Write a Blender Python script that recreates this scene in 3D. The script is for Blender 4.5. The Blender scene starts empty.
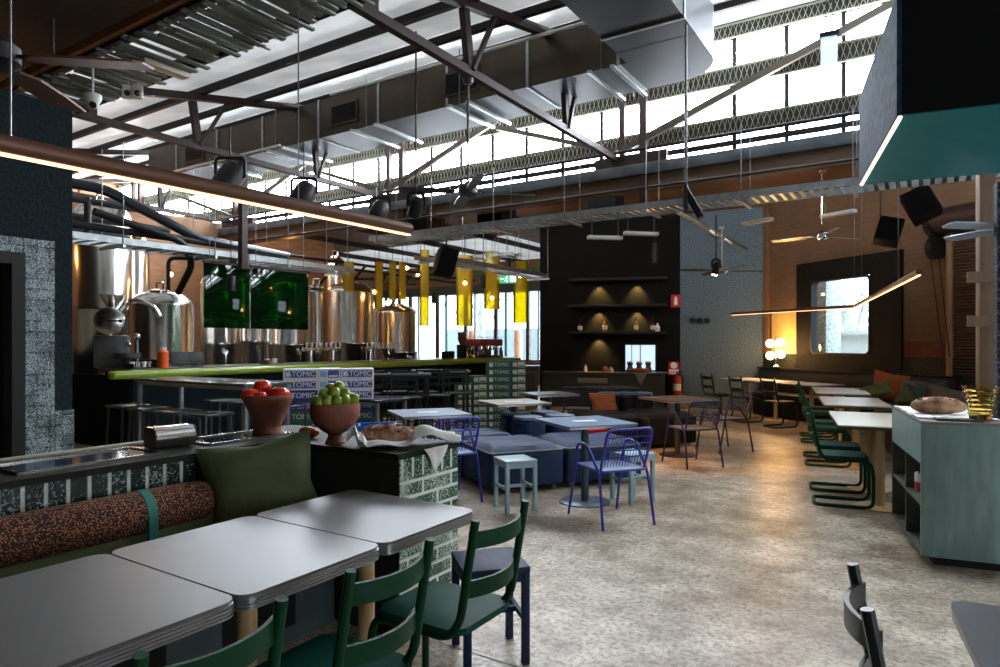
# brewery dining hall: everything is built here in mesh code
EXPOSURE, SKY, PANE, ROOF, LED, LAMP, SHELF, BREW, SIDE, SPOT = 1.25, 4.0, 23.0, 0.25, 1.5, 22.0, 40.0, 12.0, 3.0, 500.0
import bpy, bmesh, math, random
from mathutils import Vector, Matrix, Euler
random.seed(7)
PI = math.pi
R = math.radians
scene = bpy.context.scene
COL = scene.collection
# ------------------------------------------------------------------ frames
F, HY, H = 657.0, 343.0, 1.47            # focal length in pixels, horizon row, eye height
AZ = R(32.9); SA, CA = math.sin(AZ), math.cos(AZ)
RB = -AZ                                  # building frame: local x = v, local y = u
RE = R(22.0)                              # lounge frame
RC = R(-23.2)                             # right-hand dining frame
def W(v, u, z=0.0): return Vector((SA*u + CA*v, CA*u - SA*v, z))
def at(px, py, Y): return Vector(((px-500)/F*Y, Y, H-(py-HY)/F*Y))
def pz(px, py, z):
    Y = F*(H-z)/(py-HY); return Vector(((px-500)/F*Y, Y, z))
def pv(px, py, v):
    a = (px-500)/F; Y = v/(CA*a-SA); return (v, (SA*a+CA)*Y, H-(py-HY)/F*Y)
def pu(px, py, u):
    a = (px-500)/F; Y = u/(SA*a+CA); return ((CA*a-SA)*Y, u, H-(py-HY)/F*Y)
def srgb(r, g, b):
    def f(c):
        c /= 255.0
        return c/12.92 if c <= .04045 else ((c+.055)/1.055)**2.4
    return (f(r), f(g), f(b), 1)
# ------------------------------------------------------------------ materials
def nt(name):
    m = bpy.data.materials.new(name); m.use_nodes = True
    n = m.node_tree; return m, n, n.nodes['Principled BSDF']
def mat(name, rgb, rough=.5, metal=0, var=.12, scale=8, bump=0, bscale=40, spec=.5, coat=0, stretch=None, alt=None):
    m, n, b = nt(name)
    c = srgb(*rgb)
    tc = n.nodes.new('ShaderNodeTexCoord'); mp = n.nodes.new('ShaderNodeMapping')
    n.links.new(tc.outputs['Object'], mp.inputs[0])
    if stretch: mp.inputs['Scale'].default_value = stretch
    no = n.nodes.new('ShaderNodeTexNoise'); no.inputs['Scale'].default_value = scale
    no.inputs['Detail'].default_value = 5
    n.links.new(mp.outputs[0], no.inputs['Vector'])
    cr = n.nodes.new('ShaderNodeValToRGB')
    lo = [max(0, x*(1-var)) for x in c[:3]] + [1]; hi = [min(1, x*(1+var)) for x in c[:3]] + [1]
    if alt: hi = srgb(*alt)
    cr.color_ramp.elements[0].color = lo; cr.color_ramp.elements[1].color = hi
    cr.color_ramp.elements[0].position = .32; cr.color_ramp.elements[1].position = .68
    n.links.new(no.outputs['Fac'], cr.inputs[0]); n.links.new(cr.outputs[0], b.inputs['Base Color'])
    b.inputs['Roughness'].default_value = rough; b.inputs['Metallic'].default_value = metal
    b.inputs['Specular IOR Level'].default_value = spec
    if coat: b.inputs['Coat Weight'].default_value = coat; b.inputs['Coat Roughness'].default_value = .1
    if bump:
        n2 = n.nodes.new('ShaderNodeTexNoise'); n2.inputs['Scale'].default_value = bscale; n2.inputs['Detail'].default_value = 6
        n.links.new(mp.outputs[0], n2.inputs['Vector'])
        bp = n.nodes.new('ShaderNodeBump'); bp.inputs['Strength'].default_value = bump; bp.inputs['Distance'].default_value = .02
        n.links.new(n2.outputs['Fac'], bp.inputs['Height']); n.links.new(bp.outputs[0], b.inputs['Normal'])
    return m
def emis(name, rgb, s):
    m, n, b = nt(name); c = srgb(*rgb)
    b.inputs['Base Color'].default_value = c
    b.inputs['Emission Color'].default_value = c; b.inputs['Emission Strength'].default_value = s
    return m
def tile_mat(name, rgb, grout, bw, bh, offset=.5, glint=.35, rough=.22, mortar=.008, glint_rgb=(175, 188, 180), ax='xz', bump=.5):
    """glazed brick: courses in the object's own x/z (or y/z) plane, gloss glints painted in as mottled pale specks"""
    m, n, b = nt(name)
    tc = n.nodes.new('ShaderNodeTexCoord'); sx = n.nodes.new('ShaderNodeSeparateXYZ'); cx = n.nodes.new('ShaderNodeCombineXYZ')
    n.links.new(tc.outputs['Object'], sx.inputs[0])
    n.links.new(sx.outputs[{'x': 0, 'y': 1}[ax[0]]], cx.inputs[0]); n.links.new(sx.outputs[2], cx.inputs[1])
    br = n.nodes.new('ShaderNodeTexBrick'); n.links.new(cx.outputs[0], br.inputs['Vector'])
    br.offset = offset; br.inputs['Scale'].default_value = 1
    br.inputs['Brick Width'].default_value = bw; br.inputs['Row Height'].default_value = bh
    br.inputs['Mortar Size'].default_value = mortar; br.inputs['Mortar Smooth'].default_value = .3
    c = srgb(*rgb)
    br.inputs['Color1'].default_value = [x*.75 for x in c[:3]]+[1]; br.inputs['Color2'].default_value = [x*1.3 for x in c[:3]]+[1]
    br.inputs['Mortar'].default_value = srgb(*grout)
    no = n.nodes.new('ShaderNodeTexNoise'); no.inputs['Scale'].default_value = 90; no.inputs['Detail'].default_value = 4
    n.links.new(tc.outputs['Object'], no.inputs['Vector'])
    nl = n.nodes.new('ShaderNodeTexNoise'); nl.inputs['Scale'].default_value = 6; n.links.new(tc.outputs['Object'], nl.inputs['Vector'])
    ad = n.nodes.new('ShaderNodeMath'); ad.operation = 'MULTIPLY_ADD'; ad.inputs[1].default_value = .55
    n.links.new(nl.outputs['Fac'], ad.inputs[0]); n.links.new(no.outputs['Fac'], ad.inputs[2])
    cr = n.nodes.new('ShaderNodeValToRGB'); cr.color_ramp.elements[0].position = .86-.5*glint+.02; cr.color_ramp.elements[1].position = .98-.4*glint
    n.links.new(ad.outputs[0], cr.inputs[0])
    mx = n.nodes.new('ShaderNodeMixRGB'); mx.inputs[2].default_value = srgb(*glint_rgb)
    sc = n.nodes.new('ShaderNodeMath'); sc.operation = 'MULTIPLY'; sc.inputs[1].default_value = .8
    n.links.new(cr.outputs[0], sc.inputs[0]); n.links.new(sc.outputs[0], mx.inputs[0]); n.links.new(br.outputs['Color'], mx.inputs[1])
    n.links.new(mx.outputs[0], b.inputs['Base Color'])
    b.inputs['Roughness'].default_value = rough
    bp = n.nodes.new('ShaderNodeBump'); bp.inputs['Strength'].default_value = bump; bp.inputs['Distance'].default_value = .01; bp.invert = True
    h = n.nodes.new('ShaderNodeMath'); h.operation = 'MULTIPLY_ADD'; h.inputs[1].default_value = -.5
    n.links.new(no.outputs['Fac'], h.inputs[0]); n.links.new(br.outputs['Fac'], h.inputs[2])
    n.links.new(h.outputs[0], bp.inputs['Height']); n.links.new(bp.outputs[0], b.inputs['Normal'])
    return m
def speckle_mat(name, rgb, rgb2, scale, rough=.8, bump=.6, lo=.45, hi=.55):
    m, n, b = nt(name)
    tc = n.nodes.new('ShaderNodeTexCoord')
    no = n.nodes.new('ShaderNodeTexNoise'); no.inputs['Scale'].default_value = scale; no.inputs['Detail'].default_value = 6; no.inputs['Roughness'].default_value = .65
    n.links.new(tc.outputs['Object'], no.inputs['Vector'])
    cr = n.nodes.new('ShaderNodeValToRGB'); e = cr.color_ramp.elements
    e[0].color = srgb(*rgb); e[1].color = srgb(*rgb2); e[0].position = lo; e[1].position = hi
    n.links.new(no.outputs['Fac'], cr.inputs[0]); n.links.new(cr.outputs[0], b.inputs['Base Color'])
    b.inputs['Roughness'].default_value = rough; b.inputs['Specular IOR Level'].default_value = .2
    bp = n.nodes.new('ShaderNodeBump'); bp.inputs['Strength'].default_value = bump; bp.inputs['Distance'].default_value = .02
    n.links.new(no.outputs['Fac'], bp.inputs['Height']); n.links.new(bp.outputs[0], b.inputs['Normal'])
    return m
def glass_mat(name, rgb, clear=.8, gloss_rough=.03, transl=0.0, fres=1.3):
    m = bpy.data.materials.new(name); m.use_nodes = True; n = m.node_tree; n.nodes.clear()
    o = n.nodes.new('ShaderNodeOutputMaterial'); t = n.nodes.new('ShaderNodeBsdfTransparent'); g = n.nodes.new('ShaderNodeBsdfGlossy')
    c = srgb(*rgb); t.inputs[0].default_value = c; g.inputs['Roughness'].default_value = gloss_rough
    lw = n.nodes.new('ShaderNodeFresnel'); lw.inputs[0].default_value = fres
    first = t.outputs[0]
    if transl or clear < .99:
        tr = n.nodes.new('ShaderNodeBsdfTranslucent'); tr.inputs[0].default_value = c
        df = n.nodes.new('ShaderNodeBsdfDiffuse'); df.inputs[0].default_value = c
        m2 = n.nodes.new('ShaderNodeMixShader'); m2.inputs[0].default_value = .5
        n.links.new(tr.outputs[0], m2.inputs[1]); n.links.new(df.outputs[0], m2.inputs[2])
        m1 = n.nodes.new('ShaderNodeMixShader'); m1.inputs[0].default_value = 1-clear
        n.links.new(t.outputs[0], m1.inputs[1]); n.links.new(m2.outputs[0], m1.inputs[2]); first = m1.outputs[0]
    mx = n.nodes.new('ShaderNodeMixShader'); n.links.new(lw.outputs[0], mx.inputs[0])
    n.links.new(first, mx.inputs[1]); n.links.new(g.outputs[0], mx.inputs[2]); n.links.new(mx.outputs[0], o.inputs[0])
    return m
def sheet_mat(name, rgb, glow):
    """pale roof sheeting: diffuse surface with daylight put in as a glow of its own"""
    m, n, b = nt(name); c = srgb(*rgb)
    tc = n.nodes.new('ShaderNodeTexCoord'); no = n.nodes.new('ShaderNodeTexNoise'); no.inputs['Scale'].default_value = 1.1; no.inputs['Detail'].default_value = 5
    n.links.new(tc.outputs['Object'], no.inputs['Vector'])
    cr = n.nodes.new('ShaderNodeValToRGB'); cr.color_ramp.elements[0].color = [x*.6 for x in c[:3]]+[1]; cr.color_ramp.elements[1].color = c
    cr.color_ramp.elements[0].position = .3; cr.color_ramp.elements[1].position = .65
    n.links.new(no.outputs['Fac'], cr.inputs[0]); n.links.new(cr.outputs[0], b.inputs['Base Color']); n.links.new(cr.outputs[0], b.inputs['Emission Color'])
    b.inputs['Emission Strength'].default_value = glow; b.inputs['Roughness'].default_value = .5
    return m
# ------------------------------------------------------------------ mesh builder
class G:
    def __init__(s): s.bm = bmesh.new()
    def _box(s, M, bev, seg):
        r = bmesh.ops.create_cube(s.bm, size=1, matrix=M)
        if bev:
            ed = list({e for v in r['verts'] for e in v.link_edges})
            bmesh.ops.bevel(s.bm, geom=ed, offset=bev, segments=seg, profile=.5, affect='EDGES')
    def box(s, x0, x1, y0, y1, z0, z1, bev=0, seg=2):
        M = Matrix.Translation(((x0+x1)/2, (y0+y1)/2, (z0+z1)/2)) @ Matrix.Diagonal((abs(x1-x0), abs(y1-y0), abs(z1-z0), 1))
        s._box(M, bev, seg); return s
    def obox(s, c, size, rot=(0, 0, 0), bev=0, seg=2):
        M = Matrix.Translation(c) @ Euler(rot).to_matrix().to_4x4() @ Matrix.Diagonal((*size, 1))
        s._box(M, bev, seg); return s
    def cyl(s, p, q, r, r2=None, n=14):
        p, q = Vector(p), Vector(q); d = q-p; L = d.length
        M = Matrix.Translation((p+q)/2) @ d.to_track_quat('Z', 'Y').to_matrix().to_4x4()
        bmesh.ops.create_cone(s.bm, cap_ends=True, segments=n, radius1=r, radius2=r if r2 is None else r2, depth=L, matrix=M); return s
    def bar(s, p, q, w, h, roll=0):
        """rectangular bar from p to q, w across, h up"""
        p, q = Vector(p), Vector(q); d = (q-p); L = d.length; d.normalize()
        up = Vector((0, 0, 1)) if abs(d.z) < .98 else Vector((0, 1, 0))
        x = d.cross(up).normalized(); y = x.cross(d)
        M = Matrix(((x.x, d.x, y.x), (x.y, d.y, y.y), (x.z, d.z, y.z))).to_4x4()
        M = Matrix.Translation((p+q)/2) @ M @ Matrix.Diagonal((w, L, h, 1))
        s._box(M, 0, 1); return s
    def sweep(s, pts, prof, closed=False, up=None):
        pts = [Vector(p) for p in pts]; n = len(pts); rings = []
        nrm = None
        for i, p in enumerate(pts):
            a = pts[(i-1) % n] if (closed or i > 0) else p
            b = pts[(i+1) % n] if (closed or i < n-1) else p
            t = (b-a).normalized()
            if up is not None:
                x = t.cross(Vector(up)).normalized(); y = x.cross(t)
            else:
                if nrm is None:
                    ref = Vector((0, 0, 1)) if abs(t.z) < .9 else Vector((1, 0, 0))
                    nrm = t.cross(ref).normalized()
                nrm = (nrm - t*nrm.dot(t)).normalized(); x = nrm; y = t.cross(x)
            rings.append([s.bm.verts.new(p + x*c[0] + y*c[1]) for c in prof])
        m = len(prof)
        for i in range(n if closed else n-1):
            A, B = rings[i], rings[(i+1) % n]
            for k in range(m):
                s.bm.faces.new((A[k], A[(k+1) % m], B[(k+1) % m], B[k]))
        if not closed:
            s.bm.faces.new(rings[0][::-1]); s.bm.faces.new(rings[-1])
        return s
    def tube(s, pts, r, n=8, closed=False):
        return s.sweep(pts, [(r*math.cos(2*PI*k/n), r*math.sin(2*PI*k/n)) for k in range(n)], closed)
    def lathe(s, prof, n=24, c=(0, 0, 0)):
        c = Vector(c); rings = []
        for r, z in prof:
            if r < 1e-5: rings.append([s.bm.verts.new(c+Vector((0, 0, z)))])
            else: rings.append([s.bm.verts.new(c+Vector((r*math.cos(2*PI*k/n), r*math.sin(2*PI*k/n), z))) for k in range(n)])
        for A, B in zip(rings, rings[1:]):
            for k in range(n):
                k2 = (k+1) % n
                if len(A) == 1 and len(B) == 1: continue
                if len(A) == 1: s.bm.faces.new((A[0], B[k2], B[k]))
                elif len(B) == 1: s.bm.faces.new((A[k], A[k2], B[0]))
                else: s.bm.faces.new((A[k], A[k2], B[k2], B[k]))
        return s
    def ball(s, c, r, sc=(1, 1, 1), u=16, v=10, rot=(0, 0, 0)):
        M = Matrix.Translation(c) @ Euler(rot).to_matrix().to_4x4() @ Matrix.Diagonal((*sc, 1))
        bmesh.ops.create_uvsphere(s.bm, u_segments=u, v_segments=v, radius=r, matrix=M); return s
    def prism(s, poly, z0, z1):
        a = [s.bm.verts.new((x, y, z0)) for x, y in poly]; b = [s.bm.verts.new((x, y, z1)) for x, y in poly]
        s.bm.faces.new(a[::-1]); s.bm.faces.new(b); n = len(a)
        for k in range(n): s.bm.faces.new((a[k], a[(k+1) % n], b[(k+1) % n], b[k]))
        return s
    def poly(s, pts):
        s.bm.faces.new([s.bm.verts.new(p) for p in pts]); return s
    def hexa(s, a, b):
        """solid between two matching quads"""
        A = [s.bm.verts.new(p) for p in a]; B = [s.bm.verts.new(p) for p in b]
        s.bm.faces.new(A[::-1]); s.bm.faces.new(B)
        for k in range(4): s.bm.faces.new((A[k], A[(k+1) % 4], B[(k+1) % 4], B[k]))
        return s
    def move(s, M):
        bmesh.ops.transform(s.bm, matrix=M, verts=s.bm.verts); return s
    def done(s, name, m, parent=None, ang=35):
        bmesh.ops.recalc_face_normals(s.bm, faces=s.bm.faces)
        me = bpy.data.meshes.new(name); s.bm.to_mesh(me); s.bm.free()
        me.polygons.foreach_set('use_smooth', [True]*len(me.polygons)); me.set_sharp_from_angle(angle=R(ang))
        me.materials.append(m); o = bpy.data.objects.new(name, me); COL.objects.link(o)
        if parent: o.parent = parent
        return o
def rrect(x0, x1, y0, y1, r, n=5):
    out = []
    for cx, cy, a in ((x1-r, y1-r, 0), (x0+r, y1-r, 90), (x0+r, y0+r, 180), (x1-r, y0+r, 270)):
        for k in range(n+1):
            t = R(a+90*k/n); out.append((cx+r*math.cos(t), cy+r*math.sin(t)))
    return out
def bez(p0, p1, p2, n=6):
    p0, p1, p2 = Vector(p0), Vector(p1), Vector(p2)
    return [(1-t)**2*p0+2*t*(1-t)*p1+t*t*p2 for t in [k/n for k in range(n+1)]]
def fillet(pts, r, n=5):
    pts = [Vector(p) for p in pts]; out = [pts[0]]
    for a, b, c in zip(pts, pts[1:], pts[2:]):
        d1, d2 = (a-b), (c-b); k = min(r, d1.length*.49, d2.length*.49)
        out += bez(b+d1.normalized()*k, b, b+d2.normalized()*k, n)
    return out+[pts[-1]]
def cushion(g, sx, sy, sz, n=14, pinch=.55, seed=0):
    """square pillow in the local x/y plane, thickness along z, tufted corners and soft creases"""
    rnd = random.Random(seed); ph = [rnd.uniform(0, 6) for _ in range(4)]
    top, bot = {}, {}
    for i in range(n+1):
        for j in range(n+1):
            a, b = 2*i/n-1, 2*j/n-1
            e = (1-a**4)*(1-b**4)
            pull = 1-.13*((1-abs(a))*abs(b)**3 + (1-abs(b))*abs(a)**3)*1.2
            x, y = a*sx/2*pull, b*sy/2*pull
            h = sz/2*max(0, e)**pinch*(1+.08*math.sin(5*a+ph[0])*math.sin(4*b+ph[1])+.05*math.sin(11*a*b+ph[2]))
            top[i, j] = g.bm.verts.new((x, y, h))
            bot[i, j] = top[i, j] if i in (0, n) or j in (0, n) else g.bm.verts.new((x, y, -h))
    for i in range(n):
        for j in range(n):
            g.bm.faces.new((top[i, j], top[i+1, j], top[i+1, j+1], top[i, j+1]))
            f = (bot[i, j], bot[i, j+1], bot[i+1, j+1], bot[i+1, j])
            g.bm.faces.new(f)
    return g
# ------------------------------------------------------------------ scene bookkeeping
def tag(o, label=None, cat=None, group=None, kind=None):
    if label: o['label'] = label
    if cat: o['category'] = cat
    if group: o['group'] = group
    if kind: o['kind'] = kind
    return o
def thing(name, label, cat, loc=(0, 0, 0), rz=0, group=None):
    o = bpy.data.objects.new(name, None); COL.objects.link(o); o.empty_display_size = .1
    o.location = loc; o.rotation_euler = (0, 0, rz); return tag(o, label, cat, group)
def single(name, g, m, label, cat, loc=(0, 0, 0), rot=0, group=None):
    o = g.done(name, m); o.location = loc
    o.rotation_euler = rot if isinstance(rot, tuple) else (0, 0, rot)
    return tag(o, label, cat, group)
def struct(name, g, m, frame=None, loc=None, parent=None, ang=35):
    o = g.done(name, m, parent, ang)
    if frame is not None: o.rotation_euler = (0, 0, frame)
    if loc is not None: o.location = loc
    if not parent: o['kind'] = 'structure'
    return o
def copy_tree(o, parent=None):
    c = o.copy(); COL.objects.link(c)
    if parent: c.parent = parent
    for ch in list(o.children): copy_tree(ch, c)
    return c
def dup(root, loc, rz, label, group=None):
    c = copy_tree(root); c.location = loc; c.rotation_euler = (0, 0, rz); c['label'] = label
    if group: c['group'] = group
    return c
_txt = {}
def text(s, size, m, parent, loc, rot, name='lettering', depth=.001, bold=0):
    key = (s, size, m.name, depth, bold)
    if key not in _txt:
        cu = bpy.data.curves.new('t', 'FONT'); cu.body = s; cu.size = size; cu.extrude = depth; cu.offset = bold
        cu.align_x = 'CENTER'; cu.align_y = 'CENTER'
        t = bpy.data.objects.new('t', cu); COL.objects.link(t)
        dg = bpy.context.evaluated_depsgraph_get(); me = bpy.data.meshes.new_from_object(t.evaluated_get(dg))
        bpy.data.objects.remove(t); bpy.data.curves.remove(cu); me.name = 'lettering'; me.materials.clear(); me.materials.append(m); _txt[key] = me
    o = bpy.data.objects.new(name, _txt[key]); COL.objects.link(o); o.parent = parent
    o.location = loc; o.rotation_euler = rot; return o
def lamp(kind, name, loc, energy, rgb, size=.05, rot=(0, 0, 0), spot=None, blend=.5):
    L = bpy.data.lights.new(name, kind); L.energy = energy; L.color = srgb(*rgb)[:3]
    if kind in ('POINT', 'SPOT'): L.shadow_soft_size = size
    if kind == 'SPOT': L.spot_size = R(spot or 60); L.spot_blend = blend
    o = bpy.data.objects.new(name, L); COL.objects.link(o); o.location = loc; o.rotation_euler = rot; return o
# ------------------------------------------------------------------ palette
M = {}
M['steel'] = mat('brushed_steel', (200, 198, 192), .22, 1, .1, 6, stretch=(1, 1, .15))
M['galv'] = mat('galvanised_steel', (168, 172, 172), .34, 1, .16, 5, .05, 30)
M['galv_dull'] = mat('dull_galvanised_tray', (150, 156, 155), .45, .85, .2, 9)
M['chrome'] = mat('chrome', (225, 225, 225), .12, 1, .04)
M['black'] = mat('black_powder_coat', (13, 13, 14), .55, 0, .15, spec=.3)
M['charcoal'] = mat('charcoal_paint', (42, 43, 45), .5, 0, .15)
M['beam'] = mat('brown_painted_steel', (48, 31, 25), .55, 0, .2, 7, spec=.3)
M['beam_dk'] = mat('dark_brown_steel', (26, 20, 17), .6, 0, .2, 7, spec=.25)
M['timber'] = mat('dark_stained_timber', (52, 34, 22), .6, 0, .3, 3, .15, 20, stretch=(1, 8, 8))
M['ply'] = mat('warm_plywood', (134, 98, 64), .6, 0, .2, 2.5, stretch=(1, 1, 6))
M['fascia'] = mat('brown_timber_fascia', (120, 72, 32), .55, 0, .22, 3, stretch=(1, 1, 7))
M['green_tube'] = mat('bottle_green_enamel', (5, 60, 36), .5, 0, .1, spec=.2)
M['green_seat'] = mat('teal_green_vinyl', (3, 72, 60), .6, 0, .1, 10, spec=.2)
M['lam'] = mat('pale_grey_laminate', (118, 116, 114), .36, 0, .05, 4)
M['lam_side'] = mat('ribbed_aluminium_edge', (165, 165, 168), .3, .9, .08)
M['lam_grey'] = mat('slate_grey_laminate', (92, 94, 102), .35, 0, .06, 4)
M['lam_blue'] = mat('blue_grey_laminate', (118, 138, 158), .3, 0, .06, 4)
M['lam_wood'] = mat('pale_oak_tabletop', (196, 190, 172), .35, 0, .1, 5, stretch=(1, 5, 1))
M['lam_brown'] = mat('dull_brown_tabletop', (82, 74, 64), .4, 0, .1, 5)
M['birch'] = mat('pale_birch', (206, 178, 132), .5, 0, .1, 4, stretch=(6, 6, 1))
M['navy'] = mat('navy_enamel', (30, 46, 74), .55, 0, .1, spec=.2)
M['paleblue'] = mat('pale_blue_enamel', (150, 180, 190), .4, 0, .06)
M['wire'] = mat('ultramarine_powder_coat', (44, 50, 150), .35, 0, .1)
M['wire_dk'] = mat('dark_violet_powder_coat', (34, 32, 66), .4, 0, .1)
M['meshseat'] = mat('grey_blue_mesh', (120, 138, 168), .4, .2, .1)
M['ott'] = mat('petrol_blue_leather', (24, 48, 80), .6, 0, .18, 4, .12, 25, spec=.3)
M['ott_dk'] = mat('black_blue_leather', (16, 19, 24), .55, 0, .18, 4, .12, 25, spec=.3)
M['piping'] = mat('pale_piping', (150, 158, 162), .5)
M['olive'] = mat('olive_velvet', (78, 88, 54), .85, 0, .18, 5, .2, 30)
M['olive_dk'] = mat('dark_green_upholstery', (22, 30, 22), .75, 0, .2, 4, .15, 25)
M['rust'] = mat('rust_boucle', (150, 76, 32), .9, 0, .35, 60, .8, 120)
M['teal'] = mat('teal_webbing', (30, 110, 96), .6)
M['terra'] = mat('terracotta', (128, 76, 56), .7, 0, .2, 9, .15, 60)
M['tomato'] = mat('tomato_skin', (226, 52, 24), .18, 0, .15, 6, coat=.4)
M['leafgreen'] = mat('green_stalk', (40, 90, 30), .6)
M['lime'] = mat('lime_skin', (118, 152, 34), .35, 0, .3, 5, .15, 90, alt=(160, 178, 60))
M['carrot'] = mat('sweet_potato_skin', (206, 112, 62), .6, 0, .2, 12, .2, 50)
M['bread'] = mat('floured_crust', (136, 80, 48), .85, 0, .3, 12, .8, 30, alt=(206, 166, 130))
M['crust'] = mat('dark_crust', (84, 44, 24), .8, 0, .3, 14, .5, 40)
M['concrete_w'] = mat('grey_concrete', (120, 116, 108), .8, 0, .15, 3, .2, 20)
M['cabinet'] = mat('stained_green_plywood', (112, 140, 138), .45, 0, .16, 5, .05, 30, stretch=(4, 4, .6))
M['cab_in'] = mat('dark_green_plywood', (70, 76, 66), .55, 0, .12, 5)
M['hood_dk'] = mat('matt_black_panel', (7, 7, 7), .8, 0, .1, spec=.15)
M['hood_teal'] = mat('teal_gloss_panel', (0, 126, 136), .4, 0, .06)
M['barfront'] = mat('dark_blue_green_panel', (9, 19, 23), .75, 0, .25, 2.5, spec=.06)
M['bartop'] = mat('olive_green_bar_edge', (124, 146, 34), .35, 0, .1, 6, coat=.2)
M['white'] = mat('white_plastic', (222, 222, 218), .45, 0, .03)
M['red'] = mat('signal_red', (170, 20, 16), .35, 0, .06)
M['orange'] = mat('orange_enamel', (226, 84, 22), .4)
M['shelf'] = mat('dark_shelf', (24, 23, 20), .6, spec=.25)
M['darkwall'] = mat('near_black_render', (11, 11, 9), .8, 0, .2, 5, .35, 40, spec=.15)
M['olivefront'] = mat('dark_olive_panel', (40, 38, 22), .6, 0, .15, 3)
M['screenwhite'] = mat('card_white', (232, 232, 230), .5)
m, n, b = nt('amber_glass'); b.inputs['Base Color'].default_value = srgb(255, 236, 168); b.inputs['Roughness'].default_value = .03
b.inputs['Transmission Weight'].default_value = 1; b.inputs['IOR'].default_value = 1.3; M['amber'] = m
M['greenglass'] = glass_mat('bottle_green_acrylic', (22, 112, 46), .92, .05, fres=1.4)
M['yellow'] = glass_mat('yellow_acrylic', (255, 243, 112), .66, .06)
M['clear'] = glass_mat('clear_glass', (240, 246, 246), 1.0, .02, fres=1.4)
M['brownglass'] = mat('brown_bottle_glass', (34, 22, 14), .12, 0, .1, coat=.5)
M['brownglass2'] = mat('paler_bottle_glass', (96, 60, 22), .15, 0, .1, coat=.5)
M['mesh_rod'] = mat('galvanised_wire', (120, 118, 100), .5, .6)
M['rustrod'] = mat('steel_rod', (120, 122, 122), .4, .8)
# ================================================================== camera, world
cam = bpy.data.cameras.new('camera'); cam.sensor_width = 36; cam.lens = F*36/1000
cam.shift_y = (HY-333.5)/1000; cam.clip_end = 200
co = bpy.data.objects.new('camera', cam); COL.objects.link(co); co.location = (0, 0, H); co.rotation_euler = (R(90), 0, 0)
scene.camera = co
scene.view_settings.view_transform = 'Standard'; scene.view_settings.look = 'None'
scene.view_settings.exposure = EXPOSURE; scene.view_settings.gamma = 1; scene.view_settings.use_curve_mapping = False
w = bpy.data.worlds.new('world'); scene.world = w; w.use_nodes = True
bg = w.node_tree.nodes['Background']; bg.inputs[0].default_value = srgb(214, 232, 250); bg.inputs[1].default_value = SKY
cy = scene.cycles
cy.max_bounces = 10; cy.diffuse_bounces = 5; cy.glossy_bounces = 4; cy.transparent_max_bounces = 14; cy.transmission_bounces = 4
cy.caustics_reflective = False; cy.caustics_refractive = False; cy.sample_clamp_indirect = 6
# ================================================================== floor
m, n, b = nt('polished_aggregate_concrete')
tc = n.nodes.new('ShaderNodeTexCoord')
def noise(scale, det=5, rough=.55):
    x = n.nodes.new('ShaderNodeTexNoise'); x.inputs['Scale'].default_value = scale; x.inputs['Detail'].default_value = det; x.inputs['Roughness'].default_value = rough
    n.links.new(tc.outputs['Object'], x.inputs['Vector']); return x
def ramp(src, p0, c0, p1, c1):
    x = n.nodes.new('ShaderNodeValToRGB'); e = x.color_ramp.elements
    e[0].position, e[0].color, e[1].position, e[1].color = p0, c0, p1, c1
    n.links.new(src, x.inputs[0]); return x
def mixc(kind, fac, a, bb):
    x = n.nodes.new('ShaderNodeMixRGB'); x.blend_type = kind
    if isinstance(fac, float): x.inputs[0].default_value = fac
    else: n.links.new(fac, x.inputs[0])
    n.links.new(a, x.inputs[1]); n.links.new(bb, x.inputs[2]); return x
big = ramp(noise(.8, 7, .66).outputs['Fac'], .36, srgb(140, 122, 96), .6, srgb(226, 215, 197))
mid = ramp(noise(4, 6, .7).outputs['Fac'], .34, (.52, .49, .44, 1), .6, (1, 1, 1, 1))
fine = ramp(noise(30, 3, .8).outputs['Fac'], .38, (.3, .28, .25, 1), .54, (1, 1, 1, 1))
vo = n.nodes.new('ShaderNodeTexVoronoi'); vo.inputs['Scale'].default_value = 55; n.links.new(tc.outputs['Object'], vo.inputs['Vector'])
agg = ramp(vo.outputs['Color'], .2, (.74, .72, .68, 1), .7, (1.04, 1.03, 1.0, 1))
c1 = mixc('MULTIPLY', 1.0, big.outputs[0], mid.outputs[0]); c2 = mixc('MULTIPLY', .8, c1.outputs[0], fine.outputs[0])
c3 = mixc('MULTIPLY', .7, c2.outputs[0], agg.outputs[0]); n.links.new(c3.outputs[0], b.inputs['Base Color'])
rr = n.nodes.new('ShaderNodeMapRange'); rr.inputs['To Min'].default_value = .22; rr.inputs['To Max'].default_value = .5
b.inputs['Specular IOR Level'].default_value = .32; n.links.new(noise(2.2, 5, .6).outputs['Fac'], rr.inputs['Value']); n.links.new(rr.outputs[0], b.inputs['Roughness'])
bp = n.nodes.new('ShaderNodeBump'); bp.inputs['Strength'].default_value = .12; bp.inputs['Distance'].default_value = .01
n.links.new(fine.outputs[0], bp.inputs['Height']); n.links.new(bp.outputs[0], b.inputs['Normal'])
M['floor'] = m
g = G(); g.box(-19.2, 7.2, -4.7, 20.4, -.15, 0); struct('floor', g, M['floor'], RB)
g = G(); g.poly([(-2.0, 2.54, .0012), (-2.0, 2.548, .0012), (4.5, 2.548, .0012), (4.5, 2.54, .0012)]); struct('trim_1', g, mat('floor_saw_cut', (52, 48, 42), .9), RB)
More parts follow.
